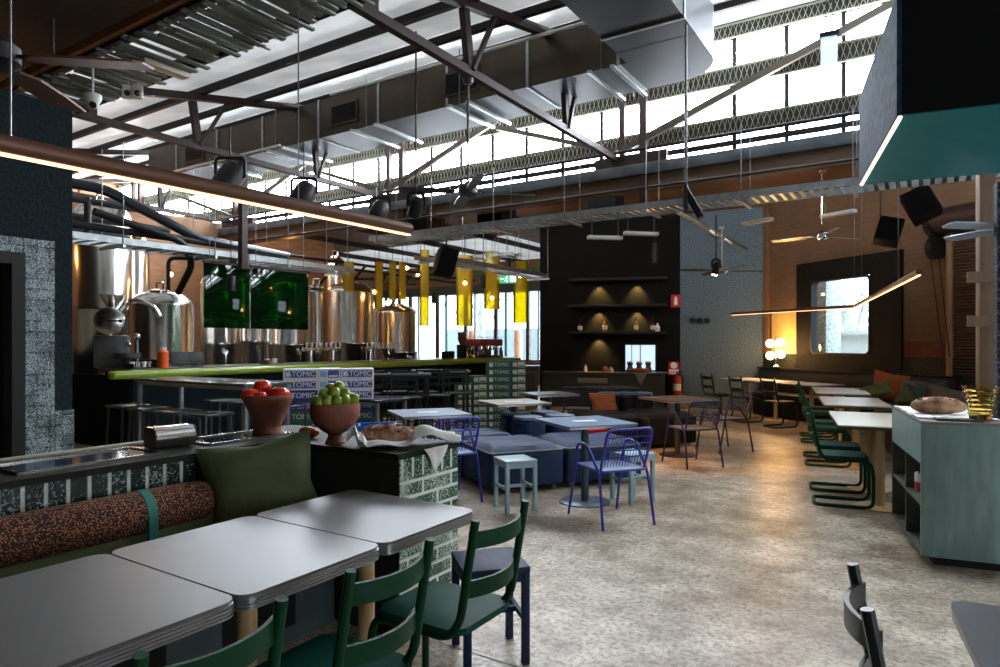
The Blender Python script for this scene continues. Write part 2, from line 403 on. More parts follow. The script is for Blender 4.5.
# ================================================================== outer shell
def wallseg(name, p, q, z0, z1, t, mm, side=1, parent=None):
    """wall standing on the plan line p-q, its own x along the wall; face on the line, thickness away from the room"""
    p, q = Vector((p[0], p[1])), Vector((q[0], q[1])); d = q-p; L = d.length; a = math.atan2(d.y, d.x)
    g = G(); g.box(0, L, 0, side*t, z0, z1); o = g.done(name, mm); o.location = (p.x, p.y, 0); o.rotation_euler = (0, 0, a)
    o['kind'] = 'structure'; return o
M['plaster_w'] = mat('dim_plaster', (96, 88, 78), .85, 0, .15, 2)
M['brick_r'] = None
def brickwall(name, base, base2, mortar):
    m, n, b = nt(name)
    tc = n.nodes.new('ShaderNodeTexCoord'); sx = n.nodes.new('ShaderNodeSeparateXYZ'); cx = n.nodes.new('ShaderNodeCombineXYZ')
    n.links.new(tc.outputs['Object'], sx.inputs[0]); n.links.new(sx.outputs[0], cx.inputs[0]); n.links.new(sx.outputs[2], cx.inputs[1])
    br = n.nodes.new('ShaderNodeTexBrick'); n.links.new(cx.outputs[0], br.inputs['Vector'])
    br.inputs['Scale'].default_value = 1; br.inputs['Brick Width'].default_value = .24; br.inputs['Row Height'].default_value = .086; br.inputs['Mortar Size'].default_value = .006
    br.inputs['Color1'].default_value = srgb(*base); br.inputs['Color2'].default_value = srgb(*base2); br.inputs['Mortar'].default_value = srgb(*mortar)
    no = n.nodes.new('ShaderNodeTexNoise'); no.inputs['Scale'].default_value = 1.6; no.inputs['Detail'].default_value = 6; n.links.new(tc.outputs['Object'], no.inputs['Vector'])
    mx = n.nodes.new('ShaderNodeMixRGB'); mx.blend_type = 'MULTIPLY'; mx.inputs[0].default_value = .6
    n.links.new(br.outputs['Color'], mx.inputs[1]); n.links.new(no.outputs['Fac'], mx.inputs[2])
    n.links.new(mx.outputs[0], b.inputs['Base Color']); b.inputs['Roughness'].default_value = .85
    bp = n.nodes.new('ShaderNodeBump'); bp.invert = True; bp.inputs['Strength'].default_value = .4; bp.inputs['Distance'].default_value = .01
    n.links.new(br.outputs['Fac'], bp.inputs['Height']); n.links.new(bp.outputs[0], b.inputs['Normal'])
    return m
M['brick_r'] = brickwall('painted_tan_brick', (116, 86, 58), (124, 94, 64), (108, 80, 54))
M['wainscot'] = speckle_mat('rough_dark_green_render', (16, 19, 14), (50, 50, 33), 38, .7, .9)
M['bluewall'] = speckle_mat('speckled_blue_grey_render', (34, 47, 56), (126, 146, 154), 44, .75, .6, .34, .68)
M['plaster_d'] = speckle_mat('dark_teal_render', (12, 22, 25), (32, 48, 52), 30, .9, .8, .3, .8)
M['bluehood'] = speckle_mat('streaked_blue_render', (6, 25, 38), (34, 70, 90), 14, .85, .5, .3, .7)
p_bl = Vector((4.14, 15.10)); p_br = Vector((5.69, 14.10)); p_dl = Vector((.97, 15.95))
dr = Vector((.33, -.944)).normalized()
def WR(s, off=0, z=0):                      # point on the right-hand window wall (off: into the room)
    q = p_br + dr*s - Vector((-dr.y, dr.x))*off
    return Vector((q.x, q.y, z))
wa = math.atan2(dr.y, dr.x)
L_R = 6.6
# window wall with opening (own x along wall, +y outwards)
s0, s1, wz0, wz1 = 1.30, 2.69, 1.235, 2.70
g = G()
for bx in ((0, s0, 0, 4.45), (s1, L_R, 0, 4.45), (s0, s1, 0, wz0), (s0, s1, wz1, 4.45)): g.box(bx[0], bx[1], 0, .07, bx[2], bx[3])
o = struct('wall_right', g, M['brick_r']); o.location = (p_br.x, p_br.y, 0); o.rotation_euler = (0, 0, wa); WRo = o
def onwr(name, g, mm, parent=None, loc=True):
    o = g.done(name, mm, parent)
    if not parent: o.location = (p_br.x, p_br.y, 0); o.rotation_euler = (0, 0, wa)
    return o
# wainscot, window surround, window
g = G(); g.box(0, s0-.34, -.05, -.004, 0, 1.24, .01); g.box(s1+.58, L_R, -.05, -.004, 0, 1.24, .01); g.box(s0-.34, s1+.58, -.05, -.004, 0, .9)
onwr('trim_2', g, M['wainscot'])['kind'] = 'structure'
M['frame_dk'] = speckle_mat('dark_rendered_surround', (6, 6, 5), (20, 18, 13), 34, .7, .6)
g = G(); a0, a1 = s0-.34, s1+.58
for bx in ((a0, s0+.02, .9, 3.04), (s1-.02, a1, .9, 3.04), (s0+.02, s1-.02, .9, wz0+.02), (s0+.02, s1-.02, wz1-.02, 3.04)): g.box(bx[0], bx[1], -.07, -.004, bx[2], bx[3])
onwr('trim_3', g, M['frame_dk'])['kind'] = 'structure'
wn = bpy.data.objects.new('window_1', None); COL.objects.link(wn); wn['kind'] = 'structure'; wn.location = (p_br.x, p_br.y, 0); wn.rotation_euler = (0, 0, wa)
g = G(); ro = rrect(s0+.02, s1-.02, wz0+.02, wz1-.02, .1, 5); ri = rrect(s0+.05, s1-.05, wz0+.05, wz1-.05, .08, 5)
k = len(ro)
def ring(pts, y): return [g.bm.verts.new((x, y, z)) for x, z in pts]
oa, ob, ia, ib = ring(ro, -.075), ring(ro, .07), ring(ri, -.075), ring(ri, .07)
for i in range(k):
    j = (i+1) % k
    for A, B in ((oa, ia), (ia, ib), (ib, ob), (ob, oa)): g.bm.faces.new((A[i], A[j], B[j], B[i]))
g.done('window_frame', M['black'], wn)
g = G(); g.box(s0+.04, s1-.04, .02, .026, wz0+.04, wz1-.04); g.done('glass', M['clear'], wn)
# pale board and pilaster by the lamp, conduit, red brick patch, downpipe
g = G(); g.box(.22, .9, -.02, -.003, 1.25, 2.1); onwr('trim_4', g, mat('ochre_board', (206, 172, 100), .7, 0, .08))['kind'] = 'structure'
g = G(); g.box(-.0, .16, -.06, -.003, 1.24, 4.4, .01); onwr('trim_5', g, mat('brown_pilaster', (116, 82, 50), .7))['kind'] = 'structure'
g = G(); g.box(3.28, 4.15, -.012, -.003, 1.24, 1.5); onwr('trim_6', g, brickwall('exposed_red_brick', (132, 66, 40), (118, 54, 34), (92, 62, 46)))['kind'] = 'structure'
# roller shutter in the right wall
rs = thing('roller_shutter', 'brown corrugated roller shutter with coil drum at the right end of the brick wall', 'shutter', tuple(WR(-.47)), wa)
g = G(); N = 46; prof = []
for i in range(N*4+1):
    z = 1.0+2.2*i/(N*4); prof.append((z, -.045-.012*math.cos(2*PI*i/4)))
for (z, y), (z2, y2) in zip(prof, prof[1:]): g.poly([(4.62, y, z), (5.75, y, z), (5.75, y2, z2), (4.62, y2, z2)])
g.done('curtain', mat('brown_steel_slats', (88, 66, 46), .5, .2), rs)
for x in (4.56, 5.78): g = G(); g.box(x-.03, x+.05, -.09, -.003, 0, 3.2, .006); g.done('guide_rail', mat('pale_brown_channel', (150, 112, 76), .6), rs)
g = G(); g.cyl((4.5, -.22, 3.35), (5.9, -.22, 3.35), .2, n=24); g.done('coil_drum', M['beam'], rs)
g = G(); g.cyl((4.42, -.22, 3.35), (4.5, -.22, 3.35), .24, n=28); g.cyl((4.4, -.2, 2.95), (4.5, -.2, 2.95), .18, n=28); g.done('chain_wheel', M['black'], rs)
g = G(); g.cyl((4.42, -.1, 2.9), (4.6, -.1, 1.25), .008, n=6); g.cyl((4.28, -.1, 2.9), (4.5, -.1, 1.25), .008, n=6); g.done('chain', M['black'], rs)
# blue speckled wall, dark shelf wall, other shell walls
wallseg('wall_centre', p_bl, p_br, 0, 4.43, .3, M['bluewall'])
wallseg('wall_far', p_dl, p_bl, 0, 4.43, .35, M['darkwall'])
pl = W(-10, 20)
wallseg('wall_rear', (pl.x, pl.y), (4.25, 15.35), 0, 4.5, .2, M['plaster_w'])
e1_ = WR(L_R); e2_ = W(7, 9.75)
wallseg('wall_side', (e1_.x, e1_.y), (e2_.x, e2_.y), 0, 6.3, .25, M['brick_r'])
g = G(); [g.box(7, 7.25, *q) for q in ((-4.6, -1.0, 0, 6.3), (4.6, 9.9, 0, 6.3), (-1.0, 4.6, 0, .9), (-1.0, 4.6, 3.3, 6.3))]; struct('wall_near', g, M['plaster_w'], RB)
wn = bpy.data.objects.new('window_20', None); COL.objects.link(wn); wn['kind'] = 'structure'; wn.rotation_euler = (0, 0, RB)  # unseen side window, inferred and added for daylight from the right
g = G(); [g.box(7.08, 7.16, u-.04, u+.04, .9, 3.3) for u in (-.96, .4, 1.8, 3.2, 4.56)]; [g.box(7.08, 7.16, -1, 4.6, z, z+.08) for z in (.9, 2.4, 3.22)]; g.done('window_frame', M['black'], wn)
g = G(); g.box(7.12, 7.13, -1, 4.6, .9, 3.3); g.done('pane', emis('added_side_daylight', (236, 244, 255), SIDE), wn)
g = G(); g.box(-19.1, 7.2, -4.75, -4.5, 0, 6.3); struct('wall_back', g, M['plaster_w'], RB)
g = G(); g.box(-19.1, -18.9, -4.6, 20.2, 0, 6.3); struct('wall_brewery', g, M['ply'], RB)
# brewery inner partition of lit plywood behind the tanks
g = G(); g.box(-14.2, -14.0, 3.0, 13.0, 0, 4.3); struct('wall_brewhouse', g, M['ply'], RB)
# street window wall at the far end of the bar
g = G()
wx = [-18.6+i*1.36 for i in range(7)]
g.box(-18.9, -9.9, 20, 20.25, 0, .8); g.box(-18.9, -9.9, 20, 20.25, 3.36, 6.3)
struct('wall_street', g, M['fascia'], RB)
g = G(); g.box(-18.9, -9.9, 19.86, 20.0, 3.3, 3.62); struct('trim_7', g, mat('dark_olive_lintel', (44, 46, 20), .6), RB)
g = G(); g.box(-18.9, -9.9, 19.8, 20.0, 3.95, 4.15); struct('trim_8', g, mat('olive_band', (70, 84, 30), .6), RB)
for i, (xa, xb) in enumerate(zip(wx, wx[1:])):
    wn = bpy.data.objects.new('window_%d' % (i+2), None); COL.objects.link(wn); wn['kind'] = 'structure'; wn.rotation_euler = (0, 0, RB)
    g = G(); t = .06
    for bx in ((xa, xa+t, .8, 3.36), (xb-t, xb, .8, 3.36), (xa+t, xb-t, .8, .87), (xa+t, xb-t, 3.29, 3.36)): g.box(bx[0], bx[1], 20.02, 20.14, bx[2], bx[3])
    g.done('window_frame', M['fascia'] if i % 2 else M['beam'], wn)
    g = G(); g.box(xa+t, xb-t, 20.07, 20.076, .87, 3.29); g.done('glass', M['clear'], wn)
    g = G(); g.box(xa+t+.34, xa+t+.40, 20.03, 20.12, .87, 3.29); g.done('mullion', M['white'] if i % 2 else mat('teal_mullion', (50, 130, 120), .5), wn)
g = G(); g.box(-18.9, -9.9, 19.75, 20.02, .74, .8); struct('trim_9', g, mat('red_sill', (120, 30, 24), .5), RB)
# left service core: dark teal render, glazed tile dado, doorway
WL = -6.5
g = G(); g.box(-7.0, WL, 2.66, 2.9, 0, 3.6); g.box(-7.0, WL, .6, 2.66, 2.2, 3.6); g.box(-7.0, WL, -4.5, .6, 0, 3.6); g.box(-7.0, WL, 2.44, 2.66, 0, 2.2)
struct('wall_left', g, M['plaster_d'], RB)
M['tile_l'] = tile_mat('glazed_dark_tile', (66, 82, 84), (26, 36, 38), .1, .092, 0, .3, .16, .010, (150, 166, 170), 'yz', .9)
_, uA, _ = pv(23, 300, WL); _, uB, zt = pv(53, 242, WL); _, uC, zl = pv(75, 409, WL)
g = G(); g.box(WL, WL+.03, uA, uB, 0, zt); g.box(WL, WL+.03, .5, uA, 2.2, zt); struct('trim_10', g, M['tile_l'], RB)
g = G(); g.box(WL, WL+.035, uB+.004, 2.9, 0, zl); struct('trim_11', g, M['tile_l'], RB)
dn = bpy.data.objects.new('door_1', None); COL.objects.link(dn); dn['kind'] = 'structure'; dn.rotation_euler = (0, 0, RB)
g = G(); g.box(WL-.12, WL+.05, uA-.1, uA, 0, 2.24); g.box(WL-.12, WL+.05, .62, uA-.1, 2.14, 2.24); g.done('door_frame', M['black'], dn)
g = G(); g.box(WL-.3, WL-.24, .62, uA-.09, 0, 2.15, .004); g.done('door_leaf', mat('brown_door', (128, 86, 58), .55, 0, .1, 2, stretch=(1, 6, 1)), dn)
# ================================================================== roof, clerestory
U0, ZG0, ZG1 = 9.6, 4.2, 6.04
def zr(u): return ZG1 + .223*(u-U0)
M['sheet'] = sheet_mat('glowing_roof_sheet', (226, 232, 236), ROOF)  # daylight on the sheets is put in as emission
g = G(); v0, v1 = -19, 7.1
g.hexa([(v0, 3.4, zr(3.4)), (v1, 3.4, zr(3.4)), (v1, 9.8, zr(9.8)), (v0, 9.8, zr(9.8))], [(v0, 3.4, zr(3.4)+.004), (v1, 3.4, zr(3.4)+.004), (v1, 9.8, zr(9.8)+.004), (v0, 9.8, zr(9.8)+.004)])
struct('ceiling', g, M['sheet'], RB)
g = G(); g.box(v0, v1, -4.7, 3.7, 4.63, 4.7); struct('ceiling_lining', g, M['timber'], RB)
for i, u in enumerate((3.6, 4.6, 5.62, 6.6, 7.6, 8.6)):
    g = G(); g.box(v0, v1, u-.035, u+.035, zr(u)-.10, zr(u)-.01); struct('beam', g, M['beam_dk'], RB)
for v in (-18, -13.6, -8.8, -4.0, .8, 5.6):  # trusses in the depth direction
    g = G()
    g.bar((v, 1.9, 4.3), (v, 9.55, 4.3), .08, .085)
    g.bar((v, 3.45, zr(3.45)-.12), (v, 9.55, zr(9.55)-.16), .09, .1)
    for ua, ub, tk in ((4.15, 4.15, .1), (5.6, 5.5, .1), (7.8, 7.7, .08)): g.bar((v, ua, 4.3), (v, ub, zr(ub)-.2), .07, tk)
    for ua, ub in ((5.6, 6.02), (7.8, 8.25)): g.bar((v+.04, ua, 4.32), (v+.04, ub, zr(ub)-.2), .05, .04)
    g.bar((v+.1, 9.5, 4.3), (v+.1, 9.5, 5.9), .09, .09); g.bar((v+.44, 9.5, 3.5), (v+.44, 9.5, 5.9), .11, .11)
    g.box(v-.35, v+.8, 9.46, 9.54, 4.12, 4.34)
    struct('roof_truss', g, M['beam'], RB)
# clerestory windows between the posts
M['pane'] = emis('daylit_frosted_pane', (236, 244, 255), PANE)
m_mesh = mat('safety_mesh', (86, 80, 66), .6, .3)
vs = [-19, -18, -13.6, -8.8, -4.0, .8, 5.6, 7.1]
rows = ((4.215, 4.275), (4.36, 4.42), (4.67, 5.12), (5.38, 5.78))
for i, (xa, xb) in enumerate(zip(vs, vs[1:])):
    wn = bpy.data.objects.new('window_%d' % (i+9), None); COL.objects.link(wn); wn['kind'] = 'structure'; wn.rotation_euler = (0, 0, RB)
    g = G()
    for za, zb in rows: g.box(xa+.03, xb-.03, U0+.05, U0+.06, za, zb)
    g.done('pane', M['pane'], wn)
    g = G(); bounds = [4.16]+[z for r in rows for z in r]+[6.04]
    for za, zb in zip(bounds[0::2], bounds[1::2]): g.box(xa, xb, U0+.04, U0+.09, za, zb)
    x = xa+.35 if i else xa+.2
    while x < xb-.1: g.box(x-.028, x+.028, U0+.02, U0+.05, 4.2, 6.0); x += .69
    g.done('glazing_frame', M['beam_dk'], wn)
    g = G()
    for za, zb in ((4.44, 4.66), (5.13, 5.37), (5.79, 5.98)):
        k = int((xb-xa)/.075)
        for j in range(k):
            x = xa+j*.075
            g.bar((x, U0-.02, za), (x+.07, U0-.02, zb), .007, .007)
            g.bar((x+.07, U0-.025, za), (x, U0-.025, zb), .007, .007)
        g.box(xa, xb, U0-.03, U0-.01, za-.012, za+.012); g.box(xa, xb, U0-.03, U0-.01, zb-.012, zb+.012)
    g.done('safety_mesh', M['mesh_rod'], wn)
# wind bracing in the clerestory plane
M['brace'] = mat('olive_brown_brace', (62, 54, 40), .55, spec=.3)
for v in (-13.6, -8.8, -4.0):
    ve = v+(2.6 if v < -5 else 4.4)
    g = G(); g.bar((v+.1, U0-.12, 4.42), (ve, U0-.12, 4.42+.345*(ve-v)), .06, .10); struct('beam', g, M['brace'], RB)
    g = G(); g.bar((v, U0-.12, 4.42), (v-2.2, U0-.12, 5.18), .06, .075); struct('beam', g, M['brace'], RB)
# valley: gutter box, pipe rail, beam
g = G(); g.box(-19, 7.1, 9.42, 9.8, 4.0, 4.17, .01); struct('gutter', g, mat('weathered_zinc', (84, 88, 90), .6, .3, .3, 3), RB)
g = G(); g.cyl((-19, 9.35, 4.36), (7.1, 9.35, 4.36), .025, n=8); struct('beam', g, M['beam_dk'], RB)
g = G(); g.box(-19, 7.1, 9.5, 9.72, 3.78, 4.0); struct('beam', g, mat('brown_valley_beam', (92, 72, 48), .6, 0, .2, 3, stretch=(1, 6, 6)), RB)
g = G(); g.cyl((-19, 9.2, 3.74), (7.1, 9.2, 3.74), .022, n=8); o = g.done('sprinkler_pipe', M['beam']); o.rotation_euler = (0, 0, RB); o['kind'] = 'structure'
# ceiling of the bay beyond
g = G(); poly = [W(-19, 9.75), W(-19, 15.2), W(-9.6, 15.2), W(-9.6, 20.1), Vector((4.45, 15.6, 0)), Vector((5.8, 14.3, 0)), WR(L_R, -.3), W(7, 9.75)]
g.prism([(q.x, q.y) for q in poly], 4.42, 4.5); struct('ceiling.001', g, mat('brown_ceiling_board', (112, 84, 58), .7, 0, .2, 2))
g = G(); g.prism([(q.x, q.y) for q in (W(-19, 15.2), W(-19, 20.1), W(-9.6, 20.1), W(-9.6, 15.2))], 4.42, 4.5); struct('ceiling.002', g, M['sheet'])  # flat white ceiling, its brightness put in by the glowing sheet material
for v in (-16, -14, -12, -10, -8):
    g = G(); g.box(v-.03, v+.03, 9.8, 20, 4.28, 4.42); struct('beam', g, M['beam'], RB)
# ================================================================== outside the windows
g = G(); g.box(-40, 40, -20, 60, -.4, -.3); struct('ground', g, mat('pale_paving', (206, 204, 198), .9, 0, .06, 1))
def tree(name, label, x, y, h, seed):
    t = thing(name, label, 'tree', (x, y, -.3)); rnd = random.Random(seed); g = G()
    g.tube([(0, 0, 0), (.1, .05, h*.3), (-.05, .1, h*.55)], .13, 8); tips = []
    for i in range(9):
        a = rnd.uniform(0, 6.3); z = h*rnd.uniform(.25, .55); L = rnd.uniform(.9, 1.9)
        p = Vector((0, 0, z)); q = p+Vector((math.cos(a)*L*.6, math.sin(a)*L*.6, L*.7)); r_ = q+Vector((math.cos(a+.6)*L*.6, math.sin(a+.6)*L*.6, L*.35))
        g.tube([p, q, r_], .045, 6); tips += [q, r_]
        for k in range(3): s_ = q.lerp(r_, k/2); e = s_+Vector((rnd.uniform(-.8, .8), rnd.uniform(-.8, .8), rnd.uniform(0, .8))); g.tube([s_, e], .018, 5); tips.append(e)
    g.done('trunk', mat('pale_bark', (196, 196, 186), .8, 0, .2), t)
    g = G()
    for p in tips:
        for k in range(26):
            c = p+Vector((rnd.gauss(0, .35), rnd.gauss(0, .35), rnd.gauss(0, .3))); a = rnd.uniform(0, 6); d = Vector((math.cos(a), math.sin(a), rnd.uniform(-.6, .6)))*.07; e = Vector((-d.y, d.x, rnd.uniform(-.04, .04)))*.5
            g.poly([c-d, c+e, c+d, c-e])
    o = g.done('foliage', mat('silver_green_leaves', (176, 196, 170), .7, 0, .25), t); return t
tree('street_tree', 'pale street tree outside the square window in the brick wall', 8.15, 15.3, 4.6, 3)
tree('street_tree', 'leafy street tree outside the tall windows beyond the bar', W(-16.2, 23.5).x, W(-16.2, 23.5).y, 6, 5)
tree('street_tree', 'street tree seen past the yellow acrylic tubes, nearest the shelf wall', W(-11.6, 25.2).x, W(-11.6, 25.2).y, 6, 8)
g = G(); g.box(-.2, .2, -.2, .2, -.3, 4.5, .02); single('concrete_column', g, speckle_mat('pale_speckled_render', (150, 160, 164), (236, 240, 240), 26, .8, .4, .36, .6), 'speckled grey column standing just outside the square window', 'column', WR(.80, -.85), wa)
g = G(); g.box(-1.0, 1.4, -.8, .8, -.3, 1.66); g.prism([(-1.1, -.9), (1.5, -.9), (1.5, .9), (-1.1, .9)], 1.66, 1.74)
single('street_shelter', g, mat('white_sheet_roof', (250, 250, 250), .6, 0, .01), 'low white shed roof seen through the square window', 'shed', WR(.35, -2.9), wa)
for i, (v, c, lb) in enumerate(((-15.3, (226, 168, 138), 'peach cylindrical post on the pavement beyond the till'), (-13.15, (230, 172, 140), 'peach cylindrical post on the pavement behind the coffee machine'), (-11.72, (236, 236, 232), 'tall white post on the pavement, nearest the shelf wall'))):
    g = G(); g.lathe([(0, -.3), (.17, -.3), (.17, 1.9 if i < 2 else 2.3), (.12, 1.98 if i < 2 else 2.38), (0, 2.0 if i < 2 else 2.4)], 18)
    single('bollard', g, mat('post_paint', c, .6), lb, 'post', W(v, 21.6))
g = G(); g.box(-22, -9, 28.5, 29, -.3, 2.2); struct('wall_across', g, mat('grey_garden_wall', (128, 132, 134), .8), RB)
# near side wall pieces under the bulkhead
g = G(); g.box(0, .35, 0, .09, 0, 2.7); struct('wall_pier', g, speckle_mat('blue_black_terrazzo', (8, 14, 22), (96, 112, 126), 45, .6, .5, .46, .66), RC, (3.80, 5.02, 0))
g = G(); g.box(0, .12, 0, .14, 0, 3.2, .004); g.box(-.1, .1, -.03, 0, 1.62, 1.72); g.box(-.1, .1, -.03, 0, 2.02, 2.12); struct('trim_12', g, mat('raw_pale_timber', (116, 94, 72), .7, 0, .15, 3, stretch=(5, 5, 1)), RC, (4.38, 6.0, 0))
# ================================================================== booth in the left foreground (building frame)
M['tile_top'] = tile_mat('glazed_green_tile_course', (26, 42, 34), (190, 196, 188), .0845, .3, 0, .10, .18, .0095, (150, 166, 160), 'yz')
M['tile_end'] = tile_mat('glazed_green_brick', (44, 78, 58), (214, 220, 212), .24, .077, .5, .27, .25, .010, (190, 204, 192), 'yz')
M['tile_cap'] = tile_mat('glazed_green_soldier_course', (44, 78, 58), (214, 220, 212), .08, .3, 0, .22, .25, .010, (190, 204, 192), 'yz')
M['top_dk'] = mat('dark_green_glazed_top', (30, 31, 22), .6, 0, .25, 6, .05, 30, spec=.15)
VL, VB, UL, UB0, UB1, ZT = -3.07, -3.57, .0, 2.46, 2.94, .92
VE = -2.185
t = thing('half_wall', 'L-shaped half wall in green glazed brick behind the booth seat', 'half wall', W(VL, UL), RB)
def L_(v, u): return (v-VL, u-UL)
g = G(); a = VE-VL
g.prism([(VB-VL, -.3), (-.004, -.3), (-.004, UB0-UL), (a-.004, UB0-UL), (a-.004, UB1-UL), (VB-VL, UB1-UL)], 0, ZT-.03)
g.done('core', mat('dark_painted_block', (38, 44, 40), .6, 0, .2, 4), t)
g = G(); g.prism([(VB-VL-.01, -.31), (.012, -.31), (.012, UB0-UL-.012), (a+.004, UB0-UL-.012), (a+.004, UB1-UL+.01), (VB-VL-.01, UB1-UL+.01)], ZT-.03, ZT); g.done('top', M['top_dk'], t)
g = G(); g.box(-.003, .004, -.3, 1.93, ZT-.145, ZT-.03); g.done('tile_course', M['tile_top'], t)
g = G(); g.box(a-.003, a+.003, UB0, UB1, ZT-.13, ZT-.002); g.done('tile_course', M['tile_cap'], t)
g = G(); g.box(a-.003, a+.003, UB0, UB1, 0, ZT-.132); g.done('brick_face', M['tile_end'], t)
g = G()
for (va, ua, vb, ub) in ((-3.48, 1.2, -3.16, 1.84), (-3.5, 2.10, -3.2, 2.66)):
    for bx in ((va, vb, ua, ua+.02), (va, vb, ub-.02, ub), (va, va+.02, ua, ub), (vb-.02, vb, ua, ub)): g.box(bx[0]-VL, bx[1]-VL, bx[2], bx[3], ZT, ZT+.012)
g.done('tray_frame', M['steel'], t)
g = G()
for (va, ua, vb, ub) in ((-3.46, 1.22, -3.18, 1.82), (-3.48, 2.12, -3.22, 2.64)): g.box(va-VL, vb-VL, ua, ub, ZT+.001, ZT+.005)
g.done('tray_glass', mat('glossy_blue_black_glass', (46, 62, 82), .06, 0, .1), t)
g = G(); g.box(-.52, -.49, -.3, 2.2, ZT, ZT+.018, .005); g.done('rear_lip', mat('pale_rubbed_edge', (150, 146, 130), .5), t)
# seat
t = thing('booth_bench', 'dark green upholstered booth bench running below the half wall', 'bench', W(-3.04, 0), RB)
g = G(); g.box(.0, .42, -.3, 2.44, .0, .38); g.done('base', mat('grey_green_painted_block', (70, 84, 86), .6, 0, .2, 5), t)
for k in range(4): g = G(); g.box(.418, .425, -.2+k*.66, .2+k*.66, .08, .34); g.done('recess_shade', M['black'], t)  # black plates stand in for the shade inside the base openings
g = G(); g.box(0, .47, -.3, 2.43, .38, .47, .03, 3); g.done('seat', M['olive_dk'], t)
g = G(); g.box(.005, .17, -.3, 1.97, .47, .665, .06, 4); g.done('backrest', M['olive'], t)
g = G(); g.box(-.02, .02, 1.94, 2.44, .47, ZT-.03, .008); g.done('corner_panel', M['olive_dk'], t)
# bolster with strap
t = thing('bolster', 'long speckled rust bolster lying along the booth backrest', 'cushion', W(-2.94, 1.915, .712), RB)
m, n, b = nt('speckled_rust_weave'); tc = n.nodes.new('ShaderNodeTexCoord'); vo = n.nodes.new('ShaderNodeTexVoronoi'); vo.inputs['Scale'].default_value = 120
n.links.new(tc.outputs['Object'], vo.inputs['Vector']); cr = n.nodes.new('ShaderNodeValToRGB'); e = cr.color_ramp.elements
e[0].position = .22; e[0].color = srgb(176, 108, 62); e[1].position = .5; e[1].color = srgb(30, 18, 11); n.links.new(vo.outputs['Distance'], cr.inputs[0]); n.links.new(cr.outputs[0], b.inputs['Base Color']); b.inputs['Roughness'].default_value = .9
g = G(); r_ = .098; L = 2.3; prof = [(0, 0), (r_*.55, .002), (r_*.85, .015), (r_, .05), (r_*1.015, L*.3), (r_, L*.6), (r_, L-.05), (r_*.8, L), (0, L)]
g.lathe(prof, 28); g.move(Matrix.Rotation(R(90), 4, 'X')); g.done('cover', m, t)
g = G(); g.lathe([(r_*1.005, .30), (r_*1.04, .302), (r_*1.04, .343), (r_*1.005, .345)], 28); g.move(Matrix.Rotation(R(90), 4, 'X')); g.box(.085, .105, -.343, -.302, -.2, .0); g.done('strap', M['teal'], t)
# big pillow in the corner
g = cushion(G(), .56, .52, .2, 20, .75, 3); g.move(Matrix.Rotation(R(12), 4, 'Z')); o = single('throw_pillow', g, M['olive'], 'large dark green velvet pillow leaning in the booth corner', 'pillow', W(-2.80, 2.13, .735), (0, 0, 0))
o.rotation_mode = 'XYZ'; o.rotation_euler = (R(72), R(4), R(22))
# things on the half wall
t = thing('napkin_box', 'dark metal napkin box with curved chrome front on the half wall', 'dispenser', W(-3.36, 1.97, ZT+.006), RB+R(-6))
g = G(); pr = [(-.05, 0), (.06, 0), (.085, .03), (.088, .06), (.07, .095), (.05, .105), (-.05, .105)]; g.prism(pr, -.1, .1); g.move(Matrix.Rotation(R(90), 4, 'X')); g.done('shell', M['chrome'], t)
m_cap = mat('dark_brown_plate', (44, 34, 28), .4)
for ya in (-.107, .1): g = G(); g.prism([(x*1.02, z*1.01) for x, z in pr], ya, ya+.007); g.move(Matrix.Rotation(R(90), 4, 'X')); g.done('end_cap', m_cap, t)
p = pz(268, 434, ZT)
t = thing('terracotta_bowl', 'tall flared terracotta bowl on the half wall, holding tomatoes', 'bowl', p)
g = G(); g.lathe([(0, 0), (.085, 0), (.092, .012), (.078, .04), (.078, .055), (.105, .12), (.135, .19), (.146, .215), (.147, .225), (.142, .24), (.134, .24), (.13, .225), (.10, .14), (.06, .09), (0, .085)], 40); g.done('bowl', M['terra'], t)
def tomato(loc, r, label, seed):
    t = thing('tomato', label, 'tomato', loc, seed, 'tomatoes in the terracotta bowl'); g = G(); prof = []
    for i in range(13):
        a = PI*i/12; prof.append((r*math.sin(a)*(1+.05*math.sin(a)), r*.86*-math.cos(a)+(r*.12*math.exp(-(a-PI)**2*6))*-1))
    g.lathe(prof, 20)
    for v in g.bm.verts:
        k = math.atan2(v.co.y, v.co.x); f = 1+.025*math.cos(5*k+seed); v.co.x *= f; v.co.y *= f
    g.done('fruit', M['tomato'], t)
    g = G()
    for k in range(5): a = 2*PI*k/5; g.tube([(0, 0, r*.76), (r*.3*math.cos(a), r*.3*math.sin(a), r*.84), (r*.55*math.cos(a), r*.55*math.sin(a), r*.78)], r*.05, 5)
    g.tube([(0, 0, r*.76), (r*.05, 0, r*1.0)], r*.06, 5); g.done('stalk', M['leafgreen'], t)
tl = ((-.085, -.05, .235, .055, 'big tomato at the front left of the terracotta bowl'), (-.02, -.075, .23, .040, 'small tomato at the front rim of the terracotta bowl'), (.075, -.02, .245, .053, 'shaded red tomato at the right of the terracotta bowl'),
      (-.045, .03, .285, .052, 'topmost tomato heaped in the terracotta bowl'), (.02, .0, .25, .038, 'little tomato in the middle of the terracotta bowl'), (.06, .07, .23, .05, 'tomato half hidden at the back of the terracotta bowl'), (-.06, .085, .22, .05, 'tomato tucked behind the heap in the terracotta bowl'))
for i, (x, y, z, r, l) in enumerate(tl): tomato(p+Vector((x, y, z)), r, l, i*1.3)
p = pz(335, 443, ZT)
t = thing('footed_bowl', 'round footed clay bowl heaped with limes on the half wall', 'bowl', p)
